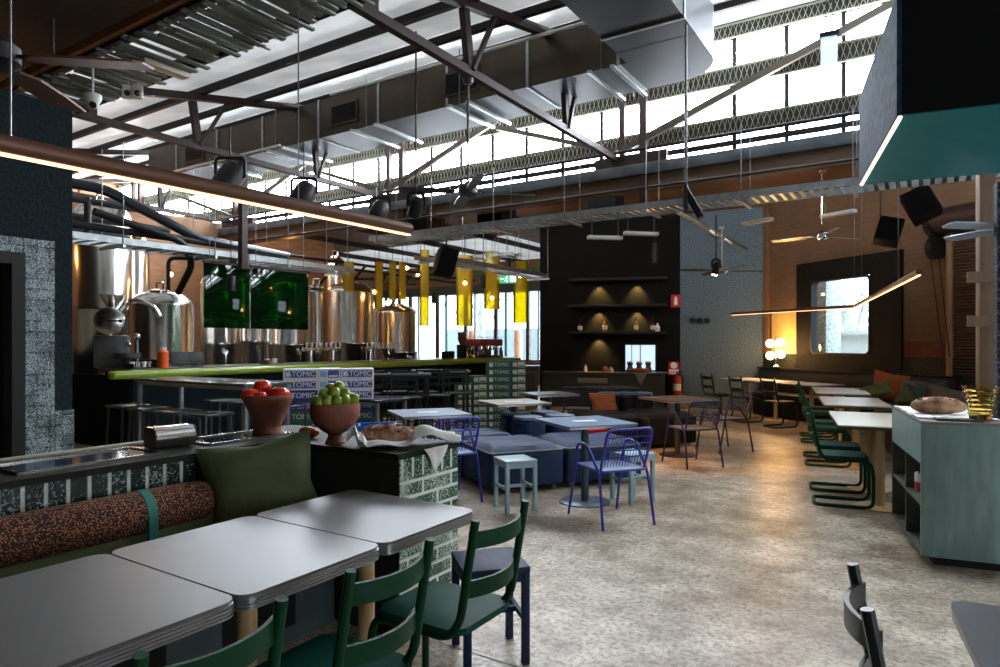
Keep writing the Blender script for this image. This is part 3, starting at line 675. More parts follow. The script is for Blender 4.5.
g = G(); g.lathe([(0, 0), (.052, 0), (.054, .01), (.04, .03), (.038, .05), (.07, .07), (.11, .105), (.133, .15), (.137, .19), (.133, .222), (.128, .222), (.13, .19), (.12, .15), (.09, .11), (.04, .085), (0, .082)], 40); g.done('bowl', M['terra'], t)
def lime(loc, r, label, rot):
    g = G(); prof = []
    for i in range(13):
        a = PI*i/12; prof.append((r*math.sin(a), -r*1.15*math.cos(a)*(1+.06*abs(math.cos(a))**8)))
    g.lathe(prof, 16); single('lime', g, M['lime'], label, 'lime', loc, rot, 'limes in the footed bowl')
ll = ((-.09, -.06, .235, 'yellowish lime at the left rim of the footed bowl'), (-.06, -.085, .232, 'lime second from the left along the rim of the footed bowl'), (-.02, -.09, .238, 'lime at the front centre of the footed bowl rim'), (.03, -.085, .24, 'lime at the front right of the footed bowl rim'), (.105, -.02, .245, 'lime at the far right rim of the footed bowl'), (.07, -.05, .24, 'dark lime at the right of the footed bowl'),
      (-.05, -.03, .275, 'lime on the left shoulder of the heap in the footed bowl'), (.01, -.045, .28, 'large lime in the middle of the heap in the footed bowl'), (.055, -.01, .27, 'lime on the right shoulder of the heap in the footed bowl'), (-.03, .02, .30, 'lime near the top left of the heap in the footed bowl'), (.02, .015, .31, 'topmost lime of the heap in the footed bowl'), (.0, .08, .24, 'lime at the back of the footed bowl'), (-.08, .04, .24, 'shaded lime at the back left of the footed bowl'), (.07, .06, .245, 'shaded lime at the back right of the footed bowl'))
for i, (x, y, z, l) in enumerate(ll): lime(p+Vector((x, y, z)), .030, l, (random.uniform(0.3, 2), random.uniform(0, 1), random.uniform(0, 6)))
p = pz(309, 437, ZT)
g = G(); g.tube([(-.085, .03, .03), (-.075, .028, .03), (-.04, .015, .032), (0, 0, .032), (.05, -.02, .03), (.075, -.03, .028), (.08, -.032, .028)], .03, 14)
for v in g.bm.verts:
    f = abs(v.co.x)/.085; k = 1-.72*max(0, f-.45)**1.5*2.2; c = Vector((v.co.x, -.36*v.co.x, .031)); v.co = c+(v.co-c)*max(.15, k)
single('sweet_potato', g, M['carrot'], 'orange sweet potato lying between the two clay bowls', 'vegetable', p, R(-20))
# wrapped loaf
M['cloth'] = speckle_mat('printed_white_cloth', (232, 232, 228), (150, 156, 160), 55, .8, .1, .60, .66)
c0 = W(-2.35, 2.66, ZT)
t = thing('bread_loaf', 'floury scored loaf lying in a white printed cloth on the half wall end', 'bread', c0+Vector((-.07, .02, .0)), R(-14))
g = G(); g.ball((0, 0, .058), 1, (.155, .075, .055), 28, 16)
for v in g.bm.verts:
    a = v.co; v.co.z += .006*math.sin(a.x*70)*(1 if a.z > .06 else 0); v.co.z = max(.004, v.co.z)
g.done('loaf', M['bread'], t)
for k in range(5): g = G(); x = -.1+k*.05; g.tube([(x-.02, -.06, .085), (x, 0, .116-abs(x)*.12), (x+.02, .055, .088)], .008, 6); g.done('score', M['crust'], t)
g = G(); nx, ny = 40, 16; vv = {}
for i in range(nx+1):
    for j in range(ny+1):
        x = -.215+.59*i/nx; y = -.15+.30*j/ny*(1 if i < 26 else 1+.0*i)
        y *= .65+.35*min(1, abs(x+.215)/.1)
        ridge = (.03 if abs(x+.0) < .12 else .06)*math.exp(-((y+.115)/.035)**2)+.04*math.exp(-((y-.11)/.04)**2)
        z = .006+ridge*(1 if x < .12 else 1-.4*(x-.12)/.3)+.012*math.sin(x*30+y*25)*.5+.006
        if x > .1: z += .055*math.exp(-((x-.22)/.09)**2)*(1-.3*abs(y)/.15)
        if x < -.16: z += .055*math.exp(-((x+.17)/.05)**2)
        vv[i, j] = g.bm.verts.new((x, y, z))
for i in range(nx):
    for j in range(ny): g.bm.faces.new((vv[i, j], vv[i+1, j], vv[i+1, j+1], vv[i, j+1]))
r = bmesh.ops.extrude_face_region(g.bm, geom=g.bm.faces[:])
for v in [q for q in r['geom'] if isinstance(q, bmesh.types.BMVert)]: v.co.z += .003
cl = single('bread_cloth', g, M['cloth'], 'crumpled white printed cloth wrapped round the loaf on the half wall', 'cloth', c0+Vector((-.07, .0, .001)), R(12))
g = G(); A = Vector((0, 0, 0)); vv = {}
for i in range(13):
    for j in range(13):
        x, y = i/12, j/12; w_ = (1-y)
        vv[i, j] = g.bm.verts.new((.012+.004*math.sin(9*x), (x-.5)*.2*w_+.01*math.sin(5*y), -y*.13+.006*math.sin(7*x)*y))
for i in range(12):
    for j in range(12):
        try: g.bm.faces.new((vv[i, j], vv[i+1, j], vv[i+1, j+1], vv[i, j+1]))
        except ValueError: pass
r = bmesh.ops.extrude_face_region(g.bm, geom=g.bm.faces[:])
for v in [q for q in r['geom'] if isinstance(q, bmesh.types.BMVert)]: v.co.x += .003
o = g.done('hanging_corner', M['cloth'], cl); pw = W(VE+.012, 2.72, ZT+.004)
o.matrix_parent_inverse = Matrix.Identity(4); Mi = (Matrix.Translation(cl.location) @ Matrix.Rotation(R(12), 4, 'Z')).inverted() @ (Matrix.Translation(pw) @ Matrix.Rotation(RB, 4, 'Z')); o.matrix_local = Mi
# ================================================================== booth tables
def booth_table(label, v, u, z=.75):
    t = thing('booth_table', label, 'table', W(v, u), RB, 'grey tables along the booth'); hx, hy = .375, .289
    g = G(); g.prism(rrect(-hx, hx, -hy, hy, .05), z-.012, z); g.done('tabletop', M['lam'], t)
    g = G()
    for k in range(7): e, zz, hh = (.0025 if k % 2 == 0 else -.0025), z-.046+(k//2)*.0098+(.0066 if k % 2 else 0), (.0066 if k % 2 == 0 else .0032); g.prism(rrect(-hx-e, hx+e, -hy-e, hy+e, .05), zz, zz+hh)
    g.done('edge_band', M['lam_side'], t)
    g = G(); g.cyl((0, 0, .02), (0, 0, z-.045), .034, n=24); g.done('pole', M['birch'], t)
    g = G(); g.lathe([(0, 0), (.22, 0), (.22, .012), (.06, .022), (0, .022)], 36); g.done('base', M['birch'], t)
    g = G(); g.bar((-.3, 0, z-.06), (.3, 0, z-.06), .05, .03); g.done('bearer', mat('grey_green_rail', (82, 100, 98), .5), t)
for u, l in ((2.04, 'far end grey table of the booth row, beside the glazed brick half wall'), (1.454, 'middle grey table of the booth row'), (.868, 'nearest grey table of the booth row, cut off by the left corner')): booth_table(l, -1.997, u)
# ================================================================== green sled chairs
def sled_chair(label, loc, rz, group, frame=None, seatm=None):
    fm, sm = frame or M['green_tube'], seatm or M['green_seat']
    t = thing('sled_chair', label, 'chair', loc, rz, group); hw = .168; g = G(); r = .0155
    side = [(-.262, .86), (-.195, .49), (-.14, .425), (.21, .425), (.235, .30), (.235, .016), (-.235, .016)]
    P_ = [(hw, y, z) for y, z in side]+[(-hw, y, z) for y, z in side[::-1]]
    pts = fillet(P_, .075, 6); g.tube(pts, r, 10); g.done('frame', fm, t)
    g = G(); g.prism(rrect(-.185, .185, -.2, .2, .05), .437, .462)
    bmesh.ops.bevel(g.bm, geom=[e for e in g.bm.edges if abs(e.verts[0].co.z-e.verts[1].co.z) < 1e-6], offset=.009, segments=2, affect='EDGES'); g.done('seat', sm, t)
    for z, y0 in ((.785, -.247), (.605, -.214)):
        g = G(); pts = [(hw*k/8, y0-.055*(1-(k/8)**2)+.012, z) for k in range(-8, 9)]
        g.sweep(pts, [(-.006, -.03), (.006, -.03), (.006, .03), (-.006, .03)], up=(0, 0, 1)); g.done('back_slat', fm, t)
    return t
GF = 'green chairs along the booth tables'
ch = sled_chair('green sled chair at the far end of the booth row, beside the navy stool', W(-1.56, 2.02), RB+R(90), GF)
dup(ch, W(-1.555, 1.43), RB+R(90), 'green sled chair facing the middle booth table')
dup(ch, W(-1.55, .865), RB+R(90), 'green sled chair facing the nearest booth table, at the bottom left')
ca, sa = math.cos(RC), math.sin(RC)
def C(x, y, z=0): return Vector((x*ca-y*sa, x*sa+y*ca, z))      # right-hand dining frame about the eye point
def Cinv(p): return (p[0]*ca+p[1]*sa, -p[0]*sa+p[1]*ca)
mid = Vector((.928, 1.652, 0))
dark = sled_chair('dark green chair at the grey table in the bottom right corner', mid+Vector((ca, sa, 0))*.24, RC+R(-90), None, mat('near_black_green_enamel', (14, 32, 32), .35), mat('dark_teal_vinyl', (18, 44, 44), .4))
# table bottom right
q = Vector((1.262, 1.85, 0)); rr2 = R(-26)
t = thing('corner_table', 'dark grey table cut off by the bottom right corner of the picture', 'table', q+Vector((math.cos(rr2)*.36+math.sin(rr2)*.34, math.sin(rr2)*.36-math.cos(rr2)*.34, 0)), rr2)
g = G(); g.prism(rrect(-.36, .36, -.34, .34, .045), .738, .75); g.done('tabletop', M['lam_grey'], t)
g = G(); g.prism(rrect(-.358, .358, -.338, .338, .045), .712, .738); g.done('edge_band', mat('pale_grey_edge', (150, 146, 142), .45), t)
g = G(); g.cyl((0, 0, .02), (0, 0, .712), .034, n=20); g.done('pole', M['birch'], t)
g = G(); g.lathe([(0, 0), (.22, 0), (.22, .012), (.06, .022), (0, .022)], 32); g.done('base', M['birch'], t)
# ================================================================== stools
def stool(label, loc, rz, mm, s=.30, h=.45, group=None):
    t = thing('square_stool', label, 'stool', loc, rz, group); a = s/2; l = .017
    g = G(); g.box(-a, a, -a, a, h-.028, h, .005); g.done('seat', mm, t)
    g = G()
    for sx in (-1, 1): g.box(sx*(a-.012)-.008, sx*(a-.012)+.008, -a+.03, a-.03, h-.068, h-.028); g.box(-a+.03, a-.03, sx*(a-.012)-.008, sx*(a-.012)+.008, h-.068, h-.028)
    g.done('apron', mm, t)
    for sx in (-1, 1):
        for sy in (-1, 1): g = G(); x, y = sx*(a-l-.002), sy*(a-l-.002); g.box(x-l, x+l, y-l, y+l, 0, h-.028, .003); g.done('leg', mm, t)
    for sx in (-1, 1): g = G(); x = sx*(a-l-.002); g.box(x-.01, x+.01, -a+.03, a-.03, .19, .215); g.done('stretcher', mm, t)
    g = G(); g.box(-a+.03, a-.03, -.01, .01, .19, .215); g.done('cross_stretcher', mm, t)
    return t
stool('navy blue square stool behind the green chair at the end of the booth row', Vector((-.05, 3.11, 0)), R(15), M['navy'], .31)
SG = 'pale blue stools by the blue ottomans'
s1_ = stool('pale blue square stool standing in front of the blue ottoman', Vector((.135, 5.84, 0)), RE, M['paleblue'], group=SG)
dup(s1_, Vector((1.24, 6.16, 0)), RE+R(8), 'pale blue square stool behind the blue wire armchair')
# ================================================================== lounge ottomans
def Ev(x, y, z=0): c_, s_ = math.cos(RE), math.sin(RE); return Vector((x*c_-y*s_-.096, x*s_+y*c_+6.31, z))
def ottoman(label, x, y, sx, sy, h, mm, group, pip=True, seed=1):
    t = thing('ottoman', label, 'ottoman', Ev(x, y), RE, group)
    g = G(); g.box(0, sx, 0, sy, .05, h-.07, .035, 3); g.done('body', mm, t)
    g = G(); rnd = random.Random(seed); nx = 16; vv = {}
    for i in range(nx+1):
        for j in range(nx+1):
            a, b_ = 2*i/nx-1, 2*j/nx-1; e = max(0, (1-a**6)*(1-b_**6))**.5
            z = h-.07+.07*e-.018*math.exp(-((a*a+b_*b_)/.08))+.006*math.sin(4*a+seed)*math.sin(5*b_+seed)*e
            vv[i, j] = g.bm.verts.new((sx/2+a*(sx/2-.012), sy/2+b_*(sy/2-.012), z))
    for i in range(nx):
        for j in range(nx): g.bm.faces.new((vv[i, j], vv[i+1, j], vv[i+1, j+1], vv[i, j+1]))
    g.done('cushion', mm, t)
    if pip: g = G(); g.tube([(x_, y_, h-.066) for x_, y_ in rrect(.004, sx-.004, .004, sy-.004, .035, 4)], .007, 6, True); g.done('piping', M['piping'], t)
    for fx in (.08, sx-.08):
        for fy in (.08, sy-.08): g = G(); g.cyl((fx, fy, 0), (fx, fy, .06), .014, n=8); g.done('foot', M['steel'], t)
    return t
OG = 'blue leather ottomans in the lounge island'
ottoman('blue leather ottoman at the front left of the lounge island, behind the pale blue stool', 0, 0, .80, .84, .47, M['ott'], OG, seed=1)
ottoman('blue leather ottoman at the front right of the lounge island, behind the blue wire armchair', .83, 0, .9, .84, .47, M['ott'], OG, seed=2)
ottoman('blue leather ottoman at the back left of the lounge island, nearest the half wall', -.06, .87, .72, .62, .47, M['ott'], OG, seed=3)
def pouf(label, loc, w, h, mm, group):
    t = thing('backrest_pouf', label, 'pouf', loc, RE, group)
    g = G(); pr = rrect(-w/2, w/2, -w/2, w/2, w*.34, 6); g.prism(pr, .02, h-.03)
    bmesh.ops.bevel(g.bm, geom=[e for e in g.bm.edges if e.verts[0].co.z > h-.04 and e.verts[1].co.z > h-.04], offset=.03, segments=3, affect='EDGES'); g.done('body', mm, t)
    g = G(); g.prism([(x*.9, y*.9) for x, y in pr], h-.03, h); bmesh.ops.bevel(g.bm, geom=[e for e in g.bm.edges if e.verts[0].co.z > h-.01 and e.verts[1].co.z > h-.01], offset=.012, segments=2, affect='EDGES'); g.done('top_panel', mat('pale_blue_leather', (104, 122, 142), .4, 0, .1), t); return t  # top panel is paler than the body
PG = 'round-cornered backrest poufs on the lounge island'
for (px, py, Y, l) in ((516, 413, 8.05, 'rear left blue backrest pouf of the lounge island'), (528, 416, 7.62, 'front left blue backrest pouf of the lounge island'), (545, 412.5, 8.2, 'rear right blue backrest pouf of the lounge island'), (560, 415, 7.8, 'front right blue backrest pouf of the lounge island, behind the blue table')):
    pouf(l, Vector(((px-500)/F*Y, Y, 0)), .36, .62, M['ott'], PG)
DG = 'black leather ottomans beyond the lounge island'
ottoman('black leather ottoman left of the brown table, under the orange pillow', 2.2, 1.9, .78, .8, .50, M['ott_dk'], DG, False, 4)
ottoman('black leather ottoman under the brown table', 3.02, 1.74, .82, .8, .50, M['ott_dk'], DG, False, 5)
for px, l in ((610, 'black backrest pouf with the orange pillow against it'), (626, 'black backrest pouf in the middle behind the lounge table'), (640, 'black backrest pouf beside the counter of the shelf wall')):
    Y = 10.0; pouf(l, Vector(((px-500)/F*Y, Y, 0)), .38, .72, M['ott_dk'], 'black backrest poufs')
g = cushion(G(), .42, .40, .16, 12, .5, 5); o = single('throw_pillow', g, M['rust'], 'orange boucle pillow lying on the black ottoman', 'pillow', at(604, 404, 9.62), (R(55), 0, R(10)))
g = G(); g.prism(rrect(-.13, .13, -.09, .09, .01), 0, .03); single('red_folder', g, M['red'], 'flat red folder lying on the blue ottoman under the blue table', 'folder', Ev(1.5, .62, .468), RE+.2)
# ================================================================== square cafe tables
def cafe_table(label, x, y, rz, top, pole, w=.70, group=None, card=True, edge=None):
    t = thing('cafe_table', label, 'table', (x, y, 0), rz, group); a = w/2
    g = G(); g.prism(rrect(-a, a, -a, a, .015, 2), .738, .75); g.done('tabletop', top, t)
    g = G(); g.prism(rrect(-a+.001, a-.001, -a+.001, a-.001, .015, 2), .722, .738); g.done('edge_band', edge or M['lam_side'], t)
    g = G(); g.cyl((0, 0, .012), (0, 0, .722), .036, n=20); g.done('pole', pole, t)
    g = G(); g.lathe([(0, 0), (.235, 0), (.235, .008), (.225, .014), (.05, .018), (0, .018)], 40); g.done('base', pole, t)
    if card:
        g = G(); g.box(-.12, .10, -.055, .045, 0, .0025); o = g.done('menu_card', M['screenwhite']); o.location = (x, y, .7505); o.rotation_euler = (0, 0, rz-.1); return t, o
    return t
TG = 'square pedestal tables in the lounge'
m_pole = mat('slate_blue_pole', (56, 70, 86), .4, .2, .1)
for (l, x, y, top, pole, wd, cl) in (('blue-topped pedestal table with a blue wire armchair in front of it', .785, 6.08, M['lam_blue'], m_pole, .7, 'white menu card on the blue pedestal table in the middle'),
        ('blue-grey pedestal table left of the blue ottomans, behind the wrapped loaf', -.745, 6.86, M['lam_blue'], m_pole, .72, 'white menu card on the pedestal table behind the loaf'),
        ('pale pedestal table in front of the green carton stack', .17, 8.1, mat('pale_putty_laminate', (150, 146, 138), .35), M['charcoal'], .7, 'white menu card on the table by the green cartons'),
        ('small pale pedestal table left of the black ottomans', .70, 9.45, mat('grey_putty_laminate', (112, 110, 104), .35), M['charcoal'], .66, 'white menu card on the small table by the shelf wall counter'),
        ('brown-topped pedestal table right of the black ottomans', 2.33, 8.62, M['lam_brown'], M['charcoal'], .74, None)):
    r = cafe_table(l, x, y, RE, top, pole, wd, TG, cl is not None)
    if cl: tag(r[1], cl, 'card', 'menu cards on the lounge tables')
cafe_table('dark pedestal table in front of the shelf wall counter', 1.8, 10.8, RE, M['charcoal'], M['black'], .7, TG, False, M['charcoal'])
# ================================================================== wire armchairs
def wire_chair(label, loc, rz, fm, sm, group):
    """faces +y"""
    t = thing('wire_armchair', label, 'chair', loc, rz, group); r = .0115; hw = .225
    for s_ in (-1, 1):
        g = G(); pts = fillet([(s_*(hw+.015), .30, 0), (s_*hw, .19, .45), (s_*(hw+.01), .15, .63), (s_*(hw+.01), .0, .645), (s_*hw, -.19, .43), (s_*(hw+.015), -.27, 0)], .06, 6)
        g.tube([p_ for p_ in pts], r, 8); g.done('side_frame', fm, t)
    g = G(); P_ = [(-hw+.02, -.17, .44), (-hw+.015, -.295, .79), (hw-.015, -.295, .79), (hw-.02, -.17, .44)]; g.tube(fillet(P_, .06, 6), r, 8); g.done('back_frame', fm, t)
    g = G()
    for k in range(1, 5): z = .50+k*.056; y = -.17-.125*(z-.44)/.35; g.tube([(-hw+.02, y, z), (hw-.02, y, z)], .006, 5)
    for k in range(1, 15): x = -hw+.02+(2*hw-.04)*k/15; g.tube([(x, -.185, .475), (x, -.294, .785)], .0028, 4)
    g.done('back_grid', fm, t)
    g = G(); g.tube([(x, y, .445) for x, y in rrect(-hw+.01, hw-.01, -.2, .22, .04, 4)], r*.9, 8, True); g.done('seat_frame', fm, t)
    g = G()
    for k in range(1, 20): y = -.2+.42*k/20; g.tube([(-hw+.015, y, .447), (hw-.015, y, .447)], .0034, 4)
    for k in range(1, 22): x = -hw+.01+(2*hw-.02)*k/22; g.tube([(x, -.195, .449), (x, .215, .449)], .0034, 4)
    g.box(-hw+.02, hw-.02, -.19, .21, .4495, .452); g.done('seat', sm, t); return t
w1 = wire_chair('ultramarine wire armchair in front of the blue pedestal table', Vector((.925, 5.47, 0)), RE, M['wire'], M['meshseat'], 'wire armchairs in the lounge')
dup(w1, Vector((-.50, 6.2, 0)), RE+R(4), 'ultramarine wire armchair half hidden behind the glazed brick half wall')
w3 = wire_chair('dark violet wire armchair in front of the brown pedestal table', Vector((2.33, 7.95, 0)), RE+R(-6), M['wire_dk'], mat('taupe_mesh', (110, 98, 92), .5, 0, .1), 'wire armchairs in the lounge')
dup(w3, Vector((3.08, 9.0, 0)), RE+R(90), 'dark violet wire armchair at the right side of the brown pedestal table')
dup(w3, Vector((1.25, 10.3, 0)), RE+R(-40), 'dark wire armchair near the counter, left of the dark pedestal table')
# ================================================================== right-hand dining
T_l = []
def dining_table(label, y0, y1, x0, w=.70):
    """long table, left edge at x0 in the dining frame"""
    c_ = C(x0+w/2, (y0+y1)/2); t = thing('dining_table', label, 'table', c_, RC, 'oak dining tables along the right bench'); a, b_ = w/2, (y1-y0)/2
    g = G(); g.prism(rrect(-a, a, -b_, b_, .03, 3), .738, .75); g.done('tabletop', M['lam_wood'], t)
    g = G(); g.prism(rrect(-a+.001, a-.001, -b_+.001, b_-.001, .03, 3), .715, .738); g.done('edge_band', M['lam_brown'], t)
    for s_ in (-1, 1):
        g = G(); g.cyl((0, s_*(b_-.26), .015), (0, s_*(b_-.26), .715), .042, n=20); pp = g.done('pole', M['birch'], t)
        g = G(); g.lathe([(0, 0), (.2, 0), (.2, .012), (.05, .02), (0, .02)], 32); g.move(Matrix.Translation((0, s_*(b_-.26), 0))); g.done('base', M['birch'], t)
Ls = [Cinv(p_) for p_ in ((2.97, 5.77), (3.544, 6.957), (4.35, 7.62), (4.39, 8.87), (4.6, 9.46), (5.256, 10.9))]
x0 = Cinv((2.97, 5.77))[0]
for l, (ya, yb) in (('nearest oak dining table, touching the green plywood shelf unit', (Cinv((2.97, 5.77))[1], Cinv((3.50, 6.95))[1])), ('middle oak dining table of the right-hand row', (Cinv((3.8, 7.67))[1], Cinv((4.34, 8.87))[1])), ('farthest oak dining table of the right-hand row', (Cinv((4.6, 9.46))[1], Cinv((5.2, 10.75))[1]))):
    dining_table(l, ya, yb, x0); T_l.append((ya, yb))
GR = 'green sled chairs at the oak dining tables'
ch2 = None; nm = ('nearest', 'middle', 'farthest')
for k, (ya, yb) in enumerate(T_l):
    for j, fr in enumerate((.22, .72)):
        y = ya+(yb-ya)*fr; loc = C(x0+.05, y); lb = 'green sled chair at the %s end of the %s oak dining table' % (('near', 'far')[j], nm[k])
        dup(ch, loc, RC+R(-90), lb, GR)
# bench along the oak tables and cushions
t = thing('banquette', 'dark green upholstered banquette behind the oak dining tables', 'bench', C(x0+.86, T_l[0][0]-.2), RC)
Lb = T_l[2][1]-T_l[0][0]-.2
g = G(); g.box(0, .5, 0, Lb, .02, .36); g.done('base', M['black'], t)
g = G(); g.box(-.02, .5, 0, Lb, .36, .46, .035, 3); g.done('seat', M['olive_dk'], t)
g = G(); g.box(.42, .56, 0, Lb, .46, .93, .05, 3); g.done('backrest', M['olive_dk'], t)
g = cushion(G(), .5, .5, .18, 14, .5, 7); single('throw_pillow', g, M['rust'], 'orange boucle pillow on the banquette by the oak tables', 'pillow', at(889, 387.5, 10.2), (R(72), R(12), R(-30)))
g = cushion(G(), .46, .26, .12, 14, .6, 8); single('throw_pillow', g, M['olive'], 'flat olive pillow left of the orange pillow on the banquette', 'pillow', at(876, 391, 9.85), (R(50), R(-20), R(-40)))
g = cushion(G(), .5, .40, .2, 14, .5, 9); single('throw_pillow', g, M['olive'], 'plump olive pillow right of the orange pillow on the banquette', 'pillow', at(917, 395, 9.3), (R(64), R(10), R(-40)))
g = cushion(G(), .46, .42, .18, 14, .5, 10); single('throw_pillow', g, M['olive_dk'], 'dark green pillow half hidden by the loaf on the banquette', 'pillow', at(930, 397, 8.6), (R(60), R(-8), R(-30)))
# wall bench
t = thing('wall_bench', 'long dark bench under the square window along the brick wall', 'bench', WR(0, .0), wa)
g = G(); g.box(.35, 4.3, -.62, -.08, .02, .4); g.done('base', M['black'], t)
g = G(); g.box(.33, 4.3, -.64, -.08, .4, .47, .025, 2); g.done('seat', mat('blue_black_leather', (24, 30, 42), .4), t)
g = G(); g.box(.02, 4.3, -.2, -.075, .47, .93, .02, 2); g.done('backrest', mat('black_leather', (24, 22, 18), .35), t)
g = G(); g.box(.02, 4.3, -.24, -.075, .93, .96); g.done('top_ledge', M['black'], t)
# tables along the wall bench + chairs
BG = 'white square tables along the wall bench'
wt = cafe_table('white square table nearest the blue wall, along the wall bench', WR(.6, 1.0).x, WR(.6, 1.0).y, wa, mat('pale_blue_white_laminate', (206, 214, 222), .3), M['birch'], .74, BG, False)
dup(wt, WR(1.42, 1.0), wa, 'middle white square table along the wall bench')
dup(wt, WR(2.3, 1.0), wa, 'white square table below the square window, at the right end of the wall bench')
BC = 'dark sled chairs facing the wall bench'
for s_, l in ((.5, 'dark sled chair against the blue wall, facing the wall bench'), (1.35, 'dark sled chair in the middle facing the wall bench'), (2.2, 'dark sled chair facing the wall bench, nearest the oak tables')): dup(dark, WR(s_, 1.62), wa, l, BC)
# globe lamp
gl = emis('glowing_opal_glass', (255, 222, 170), 5)
lp = WR(.60, .25, .96); t = thing('globe_lamp', 'table lamp of four glowing opal globes on the wall bench ledge', 'lamp', lp)
g = G(); g.lathe([(0, 0), (.07, 0), (.085, .03), (.05, .06), (.012, .075), (.009, .64), (0, .65)], 20); g.done('stem', M['steel'], t)
for x, y, z in ((-.12, 0, .50), (.10, .02, .52), (-.11, .02, .25), (.10, 0, .28)):
    g = G(); g.ball((x, y, z), .085, u=20, v=12); g.done('globe', gl, t)
    g = G(); g.tube([(0, 0, z), (x, y, z)], .008, 6); g.done('arm', M['steel'], t)
lamp('POINT', 'globe_lamp_light', lp+Vector((-.15, -.25, .4)), LAMP, (255, 190, 110), .15)
# ================================================================== green plywood shelf unit (front right)
cz = R(-22.4); c0 = Vector((2.787, 4.35, 0)); t = thing('shelf_unit', 'stained green plywood shelf unit with a white cloth on top at the right', 'shelf unit', c0, cz)
D, L, z0, z1 = .50, 1.125, .06, .953; th = .022
g = G(); g.box(0, D, 0, th, z0, z1-.02, .002); g.done('end_panel', M['cabinet'], t)
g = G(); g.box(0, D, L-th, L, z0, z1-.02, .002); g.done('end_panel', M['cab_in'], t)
g = G(); g.box(0, D, 0, L, z1-.02, z1); g.done('top', M['concrete_w'], t)
g = G(); g.box(0, .02, th, L-th, .67, z1-.02); g.done('apron', M['cabinet'], t)
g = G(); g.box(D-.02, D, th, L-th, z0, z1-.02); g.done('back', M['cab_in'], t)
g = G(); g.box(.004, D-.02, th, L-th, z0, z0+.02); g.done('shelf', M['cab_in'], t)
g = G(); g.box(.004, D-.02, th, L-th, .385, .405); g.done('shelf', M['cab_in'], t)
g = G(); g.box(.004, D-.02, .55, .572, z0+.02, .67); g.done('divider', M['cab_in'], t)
g = G(); g.box(.08, D-.04, .05, L-.05, 0, z0); g.done('plinth', M['black'], t)
def Kc(x, y, z): c_, s_ = math.cos(cz), math.sin(cz); return c0+Vector((x*c_-y*s_, x*s_+y*c_, z))
for i, (x, y) in enumerate(((.09, .42), (.11, .30))):
    k = thing('food_tin', ('red and white tin on the left side of the shelf unit, the farther one', 'red and white tin on the shelf unit, the nearer one')[i], 'tin', Kc(x, y, .405), 0, 'tins on the shelf unit')
    g = G(); g.lathe([(0, 0), (.05, 0), (.052, .004), (.052, .14), (.05, .145), (0, .145)], 24); g.done('can', M['steel'], k)
    g = G(); g.lathe([(.0528, .01), (.0532, .012), (.0532, .07), (.0528, .072)], 24); g.done('label_band', M['red'], k)
    g = G(); g.lathe([(.0528, .073), (.0532, .075), (.0532, .134), (.0528, .136)], 24); g.done('paper_band', M['white'], k)
# cloth, board, loaf, glass on it
g = G(); nx, ny = 22, 22; vv = {}
for i in range(nx+1):
    for j in range(ny+1):
        x = .012+.47*i/nx; y = .17+.93*j/ny; vv[i, j] = g.bm.verts.new((x, y, .006+.003*math.sin(14*x+9*y)+.003*math.sin(23*y-8*x)))
for i in range(nx):
    for j in range(ny): g.bm.faces.new((vv[i, j], vv[i+1, j], vv[i+1, j+1], vv[i, j+1]))
r = bmesh.ops.extrude_face_region(g.bm, geom=g.bm.faces[:])
for v in [q for q in r['geom'] if isinstance(q, bmesh.types.BMVert)]: v.co.z -= .003
single('table_cloth', g, M['cloth'], 'white printed cloth spread over the green shelf unit', 'cloth', c0+Vector((0, 0, z1+.002)), cz)
t = thing('bread_loaf', 'dusty brown loaf on the green shelf unit beside the amber glass', 'bread', Kc(.20, .52, z1+.012), cz+R(2))
g = G(); g.ball((0, 0, .05), 1, (.175, .1, .065), 28, 16)
for v in g.bm.verts: v.co.z = max(.003, v.co.z+.006*math.sin(v.co.x*45)*math.sin(v.co.y*50))
g.done('loaf', M['bread'], t)
for k in range(4): g = G(); x = -.1+k*.065; g.tube([(x-.035, -.05, .098), (x, 0, .117-abs(x)*.16), (x+.035, .05, .096)], .007, 6); g.done('score', M['crust'], t)
g = G(); g.box(.10, .36, .05, .16, 0, .016, .003); single('slate_board', g, M['cab_in'], 'dark serving board in front of the loaf on the shelf unit', 'board', Kc(0, .0, z1+.001), cz)
t = thing('amber_vase', 'ribbed flared amber glass vase on the near edge of the shelf unit', 'vase', Kc(.36, .13, z1+.018), 0)
pr = [(0, .0), (.062, 0), (.066, .01)]
for k in range(6): z = .02+.03*k; rr_ = .066+.036*((z)/.2)**1.6; pr += [(rr_, z), (rr_+.006, z+.012), (rr_+.002, z+.022)]
pr += [(.106, .215), (.103, .215)]
for k in range(5, -1, -1): z = .02+.03*k; pr += [(.061+.036*(z/.2)**1.6, z+.01)]
pr += [(.05, .03), (0, .028)]
g = G(); g.lathe(pr, 32); g.done('glass', M['amber'], t)
# ================================================================== bar
VBAR = -8.9; UB_0, UB_1 = 4.45, 14.8
t = thing('bar_counter', 'long dark bar with a rounded olive green edge on the left side of the hall', 'bar', W(VBAR, UB_0), RB); L = UB_1-UB_0
g = G(); g.box(-.8, -.08, .3, L, 0, 1.06); g.done('front_panel', M['barfront'], t)
g = G(); g.box(-.16, .0, 0, L, .985, 1.10, .05, 5); g.done('edge', M['bartop'], t)
g = G(); g.box(-.95, -.1, .3, L-.04, 1.06, 1.112); g.done('worktop', mat('dark_bar_worktop', (70, 74, 52), .3), t)
g = G(); g.box(-.14, -.05, 0, L, .0, .1); g.done('kickboard', M['black'], t)
g = G(); g.box(-5.0, -.1, .27, .3, 0, 1.02); g.done('end_panel', M['barfront'], t)
def B(u, d=-.4, z=1.112): return W(VBAR+d, u, z)      # a point on the bar top
def bu(px, d=-.4): return pv(px, 360, VBAR+d)[1]
